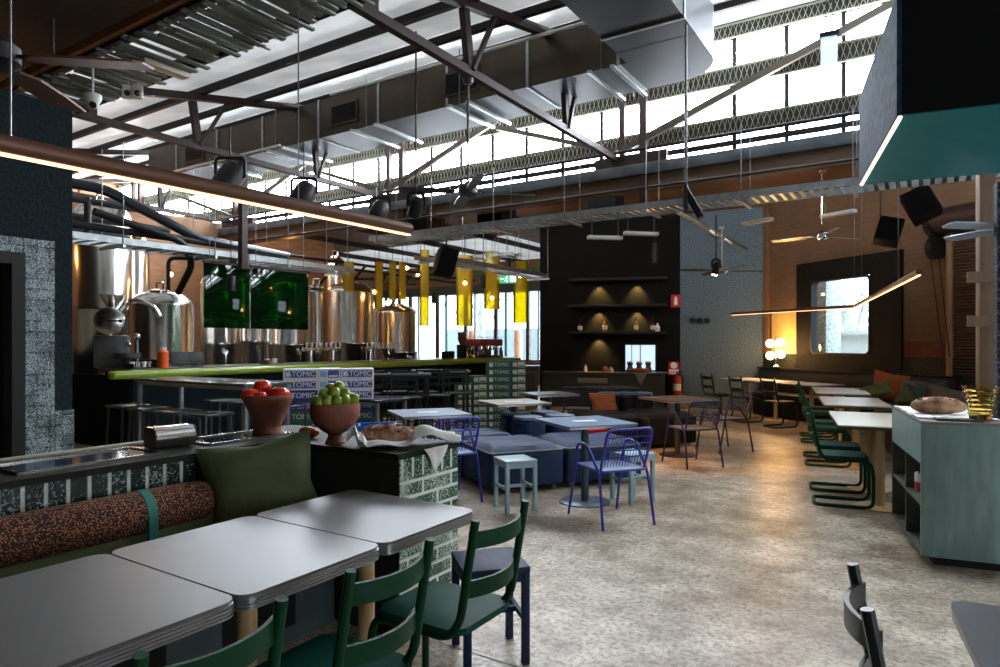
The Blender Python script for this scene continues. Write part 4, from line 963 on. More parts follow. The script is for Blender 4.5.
# beer taps
for lb, px0, px1 in (('chrome beer tap rail on the bar, left of the two', 303, 340), ('chrome beer tap rail on the bar, right of the two', 364, 394)):
    ua, ub = bu(px0), bu(px1); t = thing('tap_rail', lb, 'beer taps', B((ua+ub)/2), RB, 'beer tap rails on the bar'); Lh = (ub-ua)/2
    g = G(); g.cyl((0, -Lh, .25), (0, Lh, .25), .035, n=16); g.done('rail', M['chrome'], t)
    for s_ in (-.6, .6): g = G(); g.cyl((0, s_*Lh, 0), (0, s_*Lh, .25), .03, n=14); g.lathe([(0, 0), (.07, 0), (.07, .01), (.03, .02)], 18, (0, s_*Lh, 0)); g.done('post', M['chrome'], t)
    for k in range(8):
        y = -Lh*.9+1.8*Lh*k/7; g = G(); g.cyl((.03, y, .25), (.08, y, .24), .012, n=8); g.cyl((.08, y, .25), (.08, y, .19), .01, n=8); tp = g.done('tap', M['chrome'], t)
        g = G(); g.cyl((.05, y, .27), (.05, y, .33), .012, .022, n=10); g.ball((.05, y, .345), .022, u=10, v=6); g.done('handle', M['white'], tp)
# coffee roaster at the near end
t = thing('coffee_roaster', 'steel coffee roaster with a round drum door at the near end of the bar', 'roaster', at(112, 367, 9.6), R(24))
t.location.z = 1.112; t.scale = (.82, .82, .84)
g = G(); g.box(-.26, .26, -.2, .28, 0, .56, .03); g.done('body', mat('grey_machine_paint', (92, 92, 90), .4, .4, .1), t)
g = G(); g.cyl((0, -.34, .80), (0, .26, .80), .21, n=28); g.done('drum', M['steel'], t)
g = G(); g.lathe([(0, 0), (.235, 0), (.235, .03), (.2, .05), (.0, .06)], 28); g.move(Matrix.Translation((0, -.34, .80)) @ Matrix.Rotation(R(90), 4, 'X')); dd = g.done('drum_door', M['steel'], t)
g = G(); g.tube([(-.15, -.43, .80), (.15, -.43, .80)], .012, 8); g.ball((.18, -.43, .8), .03, u=10, v=6); g.done('handle', M['black'], dd)
g = G(); g.lathe([(.02, 1.0), (.06, 1.02), (.2, 1.24), (.21, 1.26), (.19, 1.26), (.05, 1.05)], 24); g.done('hopper', M['steel'], t)
g = G(); g.tube(fillet([(.1, .1, .95), (.25, .1, 1.2), (.6, .1, 1.15), (.75, .1, .9)], .15), .05, 10); g.done('flue', M['chrome'], t)
g = G(); g.lathe([(0, .16), (.19, .16), (.21, .18), (.21, .26), (.2, .26), (.19, .2), (0, .2)], 28, (.28, -.42, 0)); g.cyl((.28, -.42, 0), (.28, -.42, .16), .05); g.done('cooling_tray', M['charcoal'], t)
g = G(); g.cyl((.42, -.3, .1), (.42, -.3, .5), .018, n=8); g.ball((.42, -.3, .54), .055, u=12, v=8); g.ball((.3, -.36, .4), .045, u=12, v=8); g.done('levers', M['chrome'], t)
# small things on the bar
def shaker(label, px, hgt, mm, r=.045):
    u = bu(px); t = thing('spray_can', label, 'can', B(u), 0)
    g = G(); g.lathe([(0, 0), (r, 0), (r, hgt*.75), (r*.6, hgt*.86), (r*.6, hgt*.9), (0, hgt*.9)], 18); g.done('body', mm, t)
    g = G(); g.lathe([(r*.62, hgt*.86), (r*.62, hgt), (0, hgt)], 14); g.done('cap', M['white'], t)
shaker('bright orange can standing on the bar in front of the steel tank', 163, .30, M['orange'], .075)
for px, w_, lb in ((141, .34, 'black tray of cups on the bar, left of the orange can'), (180, .30, 'black card terminal stand on the bar, right of the orange can'), (196, .26, 'black till screen on the bar under the left green panel'), (272, .3, 'low wooden tray on the bar under the right green panel')):
    u = bu(px); t = thing('till_screen' if 'till' in lb or 'terminal' in lb else 'serving_tray', lb, 'screen' if 'till' in lb or 'terminal' in lb else 'tray', B(u), RB)
    if 'tray' in lb:
        g = G(); g.box(-.12, .12, -w_/2, w_/2, 0, .015); [g.box(-.12, .12, y, y+.01, .0, .07) for y in (-w_/2, w_/2-.01)]; g.done('tray', M['black'] if 'black' in lb else M['ply'], t)
        for k in range(4): g = G(); g.lathe([(0, 0), (.028, 0), (.034, .08), (.031, .08), (.026, .01), (0, .01)], 14, (0, -w_*.36+w_*.24*k, .016)); g.done('cup', M['steel'] if k % 2 else M['white'], t)
    else:
        g = G(); g.obox((0, 0, .13), (.02, w_, .2), (0, R(-20), 0), .006); g.done('display', M['black'], t)
        g = G(); g.box(-.08, .08, -.08, .08, 0, .012); g.bar((0, 0, .01), (-.02, 0, .1), .04, .03); g.done('stand', M['charcoal'], t)
u = bu(389); t = thing('till_screen', 'black tablet till on the bar, beside the right tap rail', 'screen', B(u), RB)
g = G(); g.obox((0, 0, .17), (.02, .36, .26), (0, R(-25), 0), .008); g.done('display', M['black'], t); g = G(); g.box(-.1, .1, -.1, .1, 0, .015); g.bar((0, 0, .01), (-.03, 0, .15), .05, .03); g.done('stand', M['charcoal'], t)
u = bu(448); t = thing('till_screen', 'small black box till left of the coffee machine on the bar', 'screen', B(u), RB)
g = G(); g.box(-.1, .1, -.14, .14, 0, .17, .02); g.done('case', M['black'], t); g = G(); g.box(.1, .104, -.11, .11, .03, .14); g.done('display', mat('dark_screen', (30, 40, 50), .15), t)
u = bu(484); t = thing('coffee_machine', 'chrome and red espresso machine at the far end of the bar', 'coffee machine', B(u), RB)
g = G(); g.box(-.25, .25, -.5, .5, .28, .46, .03); g.done('body', mat('dusty_red_enamel', (150, 66, 60), .35), t)
g = G(); g.box(-.25, .25, -.52, .52, .0, .06, .01); g.box(-.22, -.1, -.48, .48, .06, .28); g.done('base', M['chrome'], t)
for y in (-.3, 0, .3):
    g = G(); g.cyl((.12, y, .28), (.12, y, .2), .045, n=14); hh = g.done('group_head', M['chrome'], t); g = G(); g.cyl((.14, y, .21), (.3, y, .2), .014, n=8); g.done('handle', M['black'], hh)
g = G(); [g.tube([(-.24, -.5, z), (-.24, .5, z)], .006, 5) for z in (.5,)]; [g.tube([(x, -.5, .5), (x, .5, .5)], .006, 5) for x in (.24,)]; g.done('cup_rail', M['chrome'], t)
u = bu(462); t = thing('coffee_grinder', 'black coffee grinder with a bean hopper left of the espresso machine', 'grinder', B(u), RB)
g = G(); g.box(-.1, .12, -.09, .09, 0, .32, .02); g.done('body', M['black'], t); g = G(); g.lathe([(.05, .32), (.1, .44), (.1, .62), (.0, .63)], 18); g.done('hopper', M['brownglass2'], t); g = G(); g.cyl((.1, 0, .2), (.24, 0, .19), .02, n=8); g.done('spout', M['chrome'], t)
for k, px in enumerate((468, 473, 496, 501)):
    u = bu(px, -.2); g = G(); g.lathe([(0, 0), (.05, 0), (.055, .02), (.05, .16), (.025, .2), (.03, .26), (0, .26)], 16)
    single('jar', g, M['amber'] if k < 2 else M['brownglass2'], ('amber jar in front of the espresso machine, the left one', 'amber jar in front of the espresso machine, the right one', 'dark jar on the bar right of the espresso machine', 'dark jar nearest the far end of the bar')[k], 'jar', B(u, -.2), 0, 'jars by the espresso machine')
# ================================================================== brewing vessels
def tank(label, px0, px1, ytop, v, dome=.18, cone=False, z0=.35, zt=None, pipes=True):
    pc = (px0+px1)/2; vv_, u, _ = pv(pc, 300, v); p = W(vv_, u); Y = p.y; r = (px1-px0)/2/F*Y; z = zt or H-(ytop-HY)/F*Y
    t = thing('brewing_tank', label, 'tank', (p.x, p.y, 0), RB, 'steel brewing tanks behind the bar')
    g = G(); g.lathe([(0, z0), (r*.7, z0), (r*.97, z0+.12), (r, z0+.16), (r, z*.55), (r*1.012, z*.55+.01), (r*1.012, z*.55+.05), (r, z*.55+.06), (r, z-.02), (r*.99, z)], 44); g.done('shell', M['steel'], t)
    g = G(); g.lathe([(r*.99, z), (r*.93, z+dome*.35), (r*.7, z+dome*.75), (r*.35, z+dome*.97), (0, z+dome)], 40); g.done('dome', M['steel'], t)
    for k in range(4): a = PI/4+k*PI/2; g = G(); g.cyl((r*.8*math.cos(a), r*.8*math.sin(a), 0), (r*.8*math.cos(a), r*.8*math.sin(a), z0+.2), .04, n=10); g.done('leg', M['steel'], t)
    g = G(); g.lathe([(0, 0), (.17, 0), (.17, .05), (.12, .07), (0, .08)], 24, (r*.25, -r*.2, z+dome*.75)); mw = g.done('manway', M['steel'], t)
    g = G(); g.tube(fillet([(.25*r-.1, -r*.2, z+dome*.75+.07), (.25*r-.1, -r*.2, z+dome*.75+.2), (.25*r+.1, -r*.2, z+dome*.75+.2), (.25*r+.1, -r*.2, z+dome*.75+.07)], .04), .014, 7); g.done('handle', M['chrome'], mw)
    g = G(); g.cyl((r*.98, -.1, z*.5), (r*1.12, -.1, z*.5), .05, n=14); g.cyl((r*1.1, -.1, z*.5), (r*1.1, -.1, z*.5-.35), .018, n=8); g.done('sample_valve', M['chrome'], t)
    if pipes: g = G(); g.tube(fillet([(-.1*r, .3*r, z+dome*.8), (-.1*r, .3*r, 2.95), (.5*r, .9*r, 2.95)], .12), .035, 10); g.done('riser_pipe', M['black'], t)
    return t, p, r, z
tank('tall steel fermenter at the left edge of the brewery, beside the dark wall', 75, 128, 0, -12.4, .3, zt=3.7, pipes=False)
tank('tall narrow steel vessel behind the coffee roaster', 122, 148, 0, -13.5, .3, zt=3.4, pipes=False)
tank('domed steel tank right of the coffee roaster, in front of the plywood', 132, 191, 305, -11.0, .24)
tank('steel tank behind the left green acrylic panel', 202, 236, 283, -11.2, .2)
tank('steel tank between the two green acrylic panels', 238, 268, 285, -11.8, .2)
tank('steel tank behind the right green acrylic panel', 270, 309, 290, -11.0, .2)
tank('slim upright steel vessel behind the left tap rail', 309, 323, 292, -10.9, .1, pipes=False)
tank('big domed steel tank right of the green panels, above the tap rails', 325, 374, 293, -11.0, .24)
tank('tall steel vessel rising behind the big domed tank', 323, 346, 265, -12.6, .2, pipes=False)
tank('smaller domed steel tank at the right end of the brewery, beside the windows', 376, 417, 313, -11.0, .2)
# pipes over the vessels
def pipes(label, runs, mm, r=.045, grp='insulated pipe runs over the tanks'):
    t = thing('pipe_run', label, 'pipe', W(*runs[0][0]), 0, grp)
    for q in runs: g = G(); g.tube([p_-t.location for p_ in fillet([W(*x) for x in q], .18)], r, 10); g.done('pipe', mm, t)
pipes('black insulated pipe loop dropping to the domed tank beside the roaster', [[(-9.7, 4.6, 3.3), (-9.7, 5.9, 3.05), (-9.9, 6.2, 2.75), (-10.4, 6.25, 2.3)], [(-9.75, 5.2, 2.95), (-9.75, 6.9, 2.95), (-10.6, 6.95, 2.2)], [(-9.8, 4.2, 3.1), (-9.8, 7.2, 3.1), (-10.8, 7.4, 2.0)]], M['black'], .055)
pipes('thin black pipes running along above the far tanks', [[(-10.2, 6.0, 3.15), (-10.2, 14.5, 3.15)], [(-10.35, 7.5, 3.05), (-10.35, 14.0, 3.05)], [(-10.2, 9.6, 3.15), (-10.9, 9.7, 2.7)], [(-10.2, 10.4, 3.15), (-10.9, 10.4, 2.6)], [(-10.35, 11.2, 3.05), (-10.9, 11.3, 2.3)], [(-10.35, 12.0, 3.05), (-10.9, 11.9, 2.3)]], M['black'], .03)
pipes('fat black hose curving down from the roof over the roaster', [[(-10.2, 3.4, 3.75), (-10.0, 4.9, 3.7), (-9.8, 6.2, 3.15), (-9.8, 8.0, 3.05)]], mat('blue_black_hose', (22, 28, 38), .35), .075)
pipes('bundle of grey and black pipes above the tall fermenter', [[(-10.6, 3.5, 3.35), (-10.6, 6.2, 3.35)], [(-10.6, 3.5, 3.15), (-10.6, 5.6, 3.15), (-11.2, 5.6, 3.15)], [(-10.3, 4.2, 3.6), (-10.3, 4.2, 2.95)], [(-10.3, 4.8, 3.6), (-10.3, 4.8, 2.95)], [(-10.3, 3.7, 3.55), (-10.3, 5.5, 3.55)]], M['charcoal'], .05)
# ================================================================== acrylic panels
for lb, px0, px1 in (('left dark green acrylic sheet hanging over the bar', 203.5, 249.5), ('right dark green acrylic sheet hanging over the bar', 250.5, 308)):
    ua, ub = pv(px0, 300, -9.1)[1], pv(px1, 300, -9.1)[1]; t = thing('hanging_acrylic_sheet', lb, 'sheet', W(-9.1, ua), RB, 'green acrylic sheets over the bar'); L = ub-ua
    g = G(); g.box(-.006, .006, 0, L, 1.70, 2.68, .002); g.done('sheet', M['greenglass'], t)
    g = G(); g.box(-.02, .02, 0, L, 2.68, 2.72); g.done('clamp_rail', M['black'], t)
    for y in (.1, L-.1): g = G(); g.cyl((0, y, 2.72), (0, y, 4.28), .006, n=6); g.done('suspension_rod', M['rustrod'], t)
yl = ((344, 354, 262, 292), (375, 383, 262, 309), (389, 396, 262, 300), (399, 406, 262, 300), (420, 429, 250, 326), (456, 473, 256, 326), (484, 500, 252, 309), (513, 529, 262, 323))
yn = ('left of the tank with the dome', 'over the right tap rail', 'beside the smaller domed tank', 'second to the right of the smaller domed tank', 'in front of the first tall window', 'above the coffee grinder', 'above the espresso machine, the shortest', 'nearest the shelf wall')
for (a_, b_, y0, y1), nme in zip(yl, yn):
    _, u, zt = pv((a_+b_)/2, y0, -9.7); zb = pv((a_+b_)/2, y1, -9.7)[2]; r = abs(pv(b_, y0, -9.7)[1]-pv(a_, y0, -9.7)[1])*.36
    p = W(-9.7, u); r = (b_-a_)/2/F*p.y
    t = thing('hanging_acrylic_tube', 'yellow acrylic tube hanging over the bar, '+nme, 'hanging tube', (p.x, p.y, 0), 0, 'yellow acrylic tubes over the bar')
    zt = min(zt, 4.1)
    g = G(); g.lathe([(r, zb), (r, zt), (r*.95, zt), (r*.95, zb), (r, zb)], 26); g.done('tube', M['yellow'], t)
    g = G(); g.cyl((0, 0, zt-.05), (0, 0, 4.4), .006, n=6); g.bar((-r, 0, zt-.02), (r, 0, zt-.02), .012, .012); g.done('suspension_rod', M['black'], t)
# festoon bulbs and small pendants
bl = emis('warm_bulb_glass', (255, 190, 110), 22)
def bulb(label, px, py, Y, drop=.5, r=.045):
    p = at(px, py, Y); t = thing('bulb_pendant', label, 'bulb', p, 0, 'warm pendant bulbs over the bar')
    g = G(); g.ball((0, 0, 0), r, u=14, v=10); g.done('bulb', bl, t); g = G(); g.cyl((0, 0, r*.8), (0, 0, r*.8+.07), .018, n=10); g.cyl((0, 0, r), (0, 0, max(.2, 4.4-p.z)), .004, n=5); g.done('cord', M['black'], t)
for px, py, Y, l in ((170.5, 274.5, 12.8, 'warm bulb in front of the lit plywood behind the domed tank'), (375, 292, 14.5, 'warm bulb left of the smaller domed tank'), (387, 303, 15.6, 'warm bulb just above the smaller domed tank'), (407, 268, 16.5, 'warm bulb between the black pipes near the windows'), (465, 283, 16.0, 'warm bulb inside the tube above the coffee grinder'), (492, 298, 17.0, 'warm bulb in the shortest yellow tube'), (520, 276, 17.6, 'warm bulb in the yellow tube nearest the shelf wall'), (418, 274, 16.0, 'warm bulb in front of the first tall window')): bulb(l, px, py, Y)
def can_pendant(label, px, y0, y1, Y, r=.06, lit=False, tilt=0, top=4.35):
    a = at(px, y0, Y); b_ = at(px, y1, Y); t = thing('can_pendant', label, 'pendant lamp', b_, 0, 'black cylinder pendants')
    h = a.z-b_.z; g = G(); g.lathe([(0, .02), (r*.85, .02), (r*.85, 0), (r, 0), (r, h-.01), (r*.9, h), (0, h)], 20); g.done('shade', M['black'], t)
    g = G(); g.cyl((0, 0, h), (0, 0, top-b_.z), .005, n=6); g.done('cord', M['black'], t)
    if lit: g = G(); g.lathe([(0, .012), (r*.8, .012), (0, .015)], 18); g.done('lens', emis('warm_lens', (255, 200, 150), 12), t)
for a in ((434, 293, 303, 15.5, 'black cylinder pendant in front of the first tall window'), (483, 275, 288, 15.0, 'black cylinder pendant between the yellow tubes'), (508, 258, 273, 15.5, 'black cylinder pendant left of the exit sign'), (655, 243, 263, 13.0, 'black cylinder pendant in front of the shelf wall'), (231, 276, 291, 9.6, 'brown-black cylinder pendant in front of the left green panel'), (245.5, 254, 269, 10.4, 'black cylinder pendant between the two green panels')): can_pendant(a[4], a[0], a[1], a[2], a[3])
# exit sign
t = thing('exit_sign', 'green and white running man exit sign over the windows beside the shelf wall', 'sign', at(508, 279, 16.4), R(0))
g = G(); g.box(-.22, .22, 0, .05, -.11, .11, .006); g.done('case', M['white'], t)
g = G(); g.box(-.205, .205, -.003, 0, -.095, .095); g.done('face', emis('exit_green', (20, 150, 96), .7), t)
ew = emis('exit_white', (235, 255, 245), 1.0)
g = G(); y = -.0045; g.ball((-.02, y, .06), .016, (1, .15, 1)); g.bar((-.03, y, .035), (-.05, y, -.02), .004, .028); g.bar((-.05, y, -.02), (-.01, y, -.05), .004, .016); g.bar((-.01, y, -.05), (-.02, y, -.085), .004, .014); g.bar((-.05, y, -.02), (-.085, y, -.06), .004, .016); g.bar((-.03, y, .03), (.01, y, .005), .004, .012); g.bar((-.035, y, .03), (-.075, y, .02), .004, .012); g.done('running_man', ew, t)
g = G(); g.box(.05, .19, -.0045, -.003, -.07, .075); g.done('door_symbol', ew, t)
g = G(); g.bar((-.18, y, 0), (-.1, y, 0), .004, .016); g.prism([(-.2, -.03), (-.2, .03), (-.165, 0)][::-1], -.002, .002); g.done('arrow', ew, t)
g = G(); g.cyl((0, .025, .11), (0, .025, 4.42-t.location.z), .008, n=6); g.done('hanger', M['black'], t)
# ================================================================== shelf wall
dw = math.atan2(-.85, 3.17)
def S(x, off=0, z=0): d = Vector((3.17, -.85)).normalized(); q = p_dl+d*x-Vector((-d.y, d.x))*off; return Vector((q.x, q.y, z))
def sx(px):                                # distance along the shelf wall (0.25 m in front) of a picture column
    k = (px-500)/F; d = Vector((3.17, -.85)).normalized(); q = S(0, .14); return (k*q.y-q.x)/(d.x-k*d.y)
sa_, sb_ = sx(569), sx(667)
for i, (py, l) in enumerate(((278, 'top dark shelf on the shelf wall, empty'), (304.5, 'middle dark shelf on the shelf wall, empty'), (331.5, 'lowest dark shelf on the shelf wall, holding bottles'))):
    z = H-(py-HY)/F*15.35; t = thing('wall_shelf', l, 'shelf', S(sa_, 0, z), dw, 'dark shelves on the shelf wall')
    g = G(); g.box(0, sb_-sa_, -.28, -.002, -.06, 0, .004); g.done('board', M['shelf'], t)
    for xf in (.3, .71):
        x = (sb_-sa_)*xf; g = G(); g.cyl((x, -.12, -.06), (x, -.12, -.085), .03, n=14); g.done('downlight', M['black'], t)
    for xf in ((.31, .70) if i < 2 else (.31,)):
        lamp('SPOT', 'shelf_spot', S(sa_+(sb_-sa_)*xf, .13, z-.1), SHELF, (255, 205, 120), .02, (R(14), 0, dw), 88, .8)
    if i == 2:
        for px, h, mm, lb in ((580, .30, M['brownglass'], 'dark bottle at the left end of the lowest shelf'), (605, .34, M['brownglass2'], 'lit bottle left of centre on the lowest shelf'), (636, .34, M['brownglass2'], 'lit bottle right of centre on the lowest shelf'), (653, .31, M['brownglass'], 'dark bottle at the right end of the lowest shelf'), (657.5, .2, M['white'], 'small pale bottle at the right end of the lowest shelf')):  # lit bottles get paler glass, the downlight put into its colour
            k = thing('bottle', lb, 'bottle', S(sx(px), .14, z), 0, 'bottles on the lowest shelf'); r = .055
            g = G(); g.lathe([(0, 0), (r, 0), (r, h*.5), (r*.9, h*.58), (r*.36, h*.7), (r*.3, h*.95), (0, h*.95)], 18); g.done('glass', mm, k)
            g = G(); g.lathe([(r*.36, h*.93), (r*.36, h), (0, h)], 12); g.done('cap', M['black'], k)
            g = G(); g.lathe([(r*1.01, h*.14), (r*1.02, h*.15), (r*1.02, h*.42), (r*1.01, h*.43)], 18); g.done('paper_label', M['lam_wood'], k)
# counter in front
c_a, c_b = sx(546), sx(664)
zc = .80; t = thing('service_counter', 'dark olive service counter in front of the shelf wall', 'counter', S(c_a, .0), dw)
Lc = c_b-c_a; g = G(); g.box(0, Lc, -.62, -.03, 0, zc-.03); g.done('body', M['olivefront'], t)
g = G(); g.box(-.02, Lc+.02, -.66, -.02, zc-.03, zc, .005); g.done('top', mat('worn_dark_top', (70, 62, 48), .5), t)
g = G(); g.box(Lc, Lc+.012, -.62, -.05, .0, zc-.03); g.done('end_panel', mat('slate_blue_end', (58, 68, 82), .5), t)
def ctr(px, off=.4): return S(sx(px)*1.0, off, zc)
t = thing('pass_window', 'bright square serving hatch above the counter, behind the jars', 'hatch', S(sx(640), .0, 0), dw)
hz0, hz1 = .84, H-(345-HY)/F*15.4; hw_ = (sx(655)-sx(625))/2
g = G(); [g.box(*q, -.04, -.003, *z_) for q, z_ in (((-hw_-.03, -hw_), (hz0, hz1)), ((hw_, hw_+.03), (hz0, hz1)), )]; g.box(-hw_-.03, hw_+.03, -.04, -.003, hz1, hz1+.03); g.done('frame', M['black'], t)
g = G(); g.box(-hw_, hw_, -.012, -.004, hz0, hz1); g.done('pane', emis('daylit_hatch', (186, 212, 240), .5), t)
g = G(); g.box(-.012, .012, -.016, -.012, hz0, hz1); g.box(-hw_*.6, -hw_*.55, -.016, -.012, hz0, hz1); g.done('mullion', M['lam_blue'], t)
for px, l in ((630.5, 'left jar of the three in front of the bright hatch'), (639.5, 'middle jar of the three in front of the bright hatch'), (648.5, 'right jar of the three in front of the bright hatch')):
    k = thing('preserve_jar', l, 'jar', ctr(px, .3), 0, 'three jars in front of the hatch'); g = G(); g.lathe([(0, 0), (.075, 0), (.08, .03), (.07, .1), (.05, .13), (.06, .17), (.075, .2), (.06, .22), (0, .22)], 20); g.done('glass', mat('jar_glass', (96, 70, 44), .2), k)
    g = G(); g.lathe([(.06, .22), (.062, .25), (0, .255)], 16); g.done('lid', M['lam_wood'], k)
for px, s_, mm, l in ((586.5, (.06, .06, .16), M['white'], 'small white bottle at the left end of the service counter'), (606, (.12, .1, .14), M['terra'], 'small terracotta canister on the service counter'), (611.5, (.1, .1, .11), M['lam_wood'], 'pale pot beside the terracotta canister on the service counter')):
    g = G(); r = s_[0]*.6; h = s_[2]; g.lathe([(0, 0), (r, 0), (r, h*.6), (r*.55, h*.75), (r*.55, h), (0, h)], 16); single('condiment_pot', g, mm, l, 'pot', ctr(px, .3))
g = G(); g.ball((0, 0, .05), 1, (.26, .1, .05), 20, 10); single('fruit_tray', g, M['rust'], 'low heap of baked goods in front of the three jars', 'food', ctr(640, .42), dw)
g = G(); g.prism([(-.14, 0), (.14, 0), (0, -.28)], -.004, .004); g.move(Matrix.Rotation(R(90), 4, 'X')); o = single('pennant', g, mat('grey_felt', (112, 108, 96), .8), 'grey triangular cloth hanging over the counter front', 'cloth', S(sx(642), .66, zc), dw)
t = thing('counter_sign', 'wide pale sign strip on the counter front', 'sign', S(sx(595), .63, zc-.19), dw); g = G(); g.box(-.34, .34, -.012, 0, -.06, .06, .003); g.done('board', mat('grey_brown_sign', (122, 108, 90), .6), t)
g = G(); g.box(0, .55, -.004, 0, 0, .01); 
g = G(); g.box(-.25, .3, -.3, .3, 0, .012, .003); single('serving_board', g, M['lam_blue'], 'pale board sticking out at the right end of the service counter', 'board', S(sx(660), .4, zc), dw+R(-14))
# fire equipment
fx = S(sx(677), .28); t = thing('fire_extinguisher', 'red fire extinguisher beside the service counter', 'extinguisher', (fx.x, fx.y, .02), dw)
g = G(); g.lathe([(0, 0), (.085, 0), (.09, .02), (.09, .4), (.07, .46), (.03, .49), (0, .49)], 22); g.done('cylinder', M['red'], t)
g = G(); g.cyl((0, 0, .49), (0, 0, .55), .022, n=10); g.box(-.02, .1, -.012, .012, .54, .56); g.box(-.02, .1, -.012, .012, .57, .585); g.done('valve', M['black'], t)
g = G(); g.tube(fillet([(.02, 0, .53), (.13, -.02, .48), (.12, -.02, .2), (.1, -.02, .1)], .06), .012, 8); g.done('hose', M['black'], t)
g = G(); g.lathe([(.0905, .15), (.0915, .15), (.0915, .3), (.0905, .3)], 22); g.done('label_band', M['white'], t)
t.location.z = .25
g = G(); g.box(-.22, .22, -.2, .16, .0, .25, .006); single('plinth_box', g, M['concrete_w'], 'pale low plinth under the fire extinguisher', 'plinth', (fx.x, fx.y, 0), dw)
def sign(label, px, py, w_, h_, mm, off=.012):
    z = H-(py-HY)/F*15.1; t = thing('safety_sign', label, 'sign', S(sx(px)+.04, off, z), dw); g = G(); g.box(-w_/2, w_/2, -.004, .004, -h_/2, h_/2); g.done('plate', mm, t); return t
t = sign('red fire extinguisher location sign high beside the blue wall', 674, 301, .21, .29, M['red'])
g = G(); g.lathe([(0, -.09), (.035, -.09), (.035, .05), (.02, .07), (.02, .1), (0, .1)], 14); g.move(Matrix.Translation((0, -.006, 0)) @ Matrix.Diagonal((1, .1, 1, 1))); g.done('extinguisher_symbol', M['white'], t)
t = sign('red and white fire notice above the extinguisher', 672, 368.5, .24, .3, M['red'])
g = G(); g.box(-.11, .11, -.007, -.004, -.13, -.02); g.done('notice_panel', M['white'], t)
g = G(); g.lathe([(0, 0), (.075, 0), (0, .001)], 22); g.move(Matrix.Translation((0, -.006, .07)) @ Matrix.Rotation(R(90), 4, 'X')); g.done('symbol', M['white'], t)
for px, l in ((693.5, 'left black coat hook on the blue wall'), (700.5, 'middle black coat hook on the blue wall'), (707.5, 'right black coat hook on the blue wall')):
    d = (p_br-p_bl).normalized(); k = (px-500)/F; x = (k*p_bl.y-p_bl.x)/(d.x-k*d.y); q = p_bl+d*x; z = H-(320.5-HY)/F*q.y
    g = G(); g.lathe([(0, 0), (.05, 0), (.055, .01), (.03, .02), (.028, .07), (.06, .08), (.06, .1), (0, .105)], 16); g.move(Matrix.Rotation(R(90), 4, 'X')); single('coat_hook', g, M['black'], l, 'hook', (q.x, q.y-.0, z), math.atan2(d.y, d.x), 'black coat hooks on the blue wall')
# ================================================================== cartons
mw, mn, mg = mat('white_carton', (206, 206, 210), .7, 0, .05), mat('navy_carton', (34, 46, 84), .6, 0, .08), mat('green_carton', (22, 84, 62), .6, 0, .1)
mp1, mp2, mp3 = mat('blue_print', (58, 76, 140), .6, 0, .06), mat('purple_print', (96, 50, 84), .6), mat('cream_print', (206, 200, 176), .7)
mlet = mat('white_print', (230, 230, 228), .7, 0, .02); mlav = mat('pale_blue_print', (120, 160, 200), .6)
def carton(kind, long):
    base, panel = {'w': (mw, mp1), 'n': (mn, mp1), 'g': (mg, mp3)}[kind]; w_, d_ = (.40, .26) if long else (.26, .40); h = .128
    t = thing('beer_carton', 'x', 'carton', (0, 0, 0))
    g = G(); g.box(-w_/2, w_/2, 0, d_, 0, h, .004, 1); g.done('box', base, t)
    if long:
        g = G(); g.box(-w_/2+.02, w_/2-.02, -.0015, 0, .025, h-.022); g.done('printed_band', mp1 if kind != 'g' else mg, t)
        g = G(); g.box(-w_/2+.022, -w_/2+.085, -.003, -.0015, .027, h-.024); g.done('badge', mlav if kind != 'g' else mp3, t)
        g = G(); g.box(w_/2-.07, w_/2-.022, -.003, -.0015, .027, h-.024); g.done('end_stripe', mp2 if kind == 'w' else mp1, t)
        text('ATOMIC', .086, mlet if kind != 'g' else mp3, t, (.008, -.003, h/2+.002), (R(90), 0, 0), depth=.0008, bold=.0)
        text('K', .06, mlet, t, (-w_/2+.053, -.0035, h/2), (R(90), 0, 0), 'badge_letter', depth=.0008, bold=.002)
    else:
        g = G(); g.box(-.105, -.03, -.0015, 0, .03, h-.025); g.done('printed_square', mp3 if kind != 'w' else mlav, t)
        g = G(); g.box(-.015, .115, -.0015, 0, .02, h-.018); g.done('printed_band', panel if kind != 'n' else mlav, t)
        g = G(); g.box(-.002, .1, -.003, -.0015, .03, .05); g.done('small_print', mlet if kind != 'g' else mg, t)
    return t
proto = {}
def put(kind, long, loc, rz, label, group):
    k = (kind, long)
    if k not in proto: o = proto[k] = carton(kind, long); o.location = loc; o.rotation_euler = (0, 0, rz); o['label'] = label; o['group'] = group; return o
    return dup(proto[k], loc, rz, label, group)
ords = ('top', 'second', 'third', 'fourth', 'fifth', 'sixth', 'seventh', 'eighth', 'bottom')
cr_ = R(30); base = Vector((-2.60, 7.86, 0)); ex = Vector((math.cos(R(14)), math.sin(R(14)), 0)); cr_ = R(14)
kinds = ['w', 'w', 'w', 'n', 'g', 'g', 'n', 'g', 'g']
cnm = {'w': 'white and blue', 'n': 'navy', 'g': 'green'}
for r in range(9):
    z = (8-r)*.1285; off = random.uniform(-.006, .006)
    lay = [(True, .20), (False, .535), (True, .87)] if r % 3 != 1 else [(True, .20), (False, .535), (True, .87)]
    for c, (lg, x) in enumerate(lay):
        kd = kinds[r] if not (r == 2 and c == 0) and not (r == 5 and c == 2) else 'n'
        put(kd, lg, base+ex*(x+off)+Vector((0, 0, z)), cr_, '%s carton, %s layer, %s column of the stack behind the lime bowl' % (cnm[kd], ords[r], ('left', 'middle', 'right')[c]), 'beer cartons stacked behind the clay bowls')
gb = Vector((-.74, 11.25, 0)); ge = Vector((math.cos(R(10)), math.sin(R(10)), 0))
cols = ((False, .13, 6, 'leftmost'), (False, .40, 7, 'second'), (True, .74, 9, 'tall left'), (False, 1.08, 9, 'tall right'))
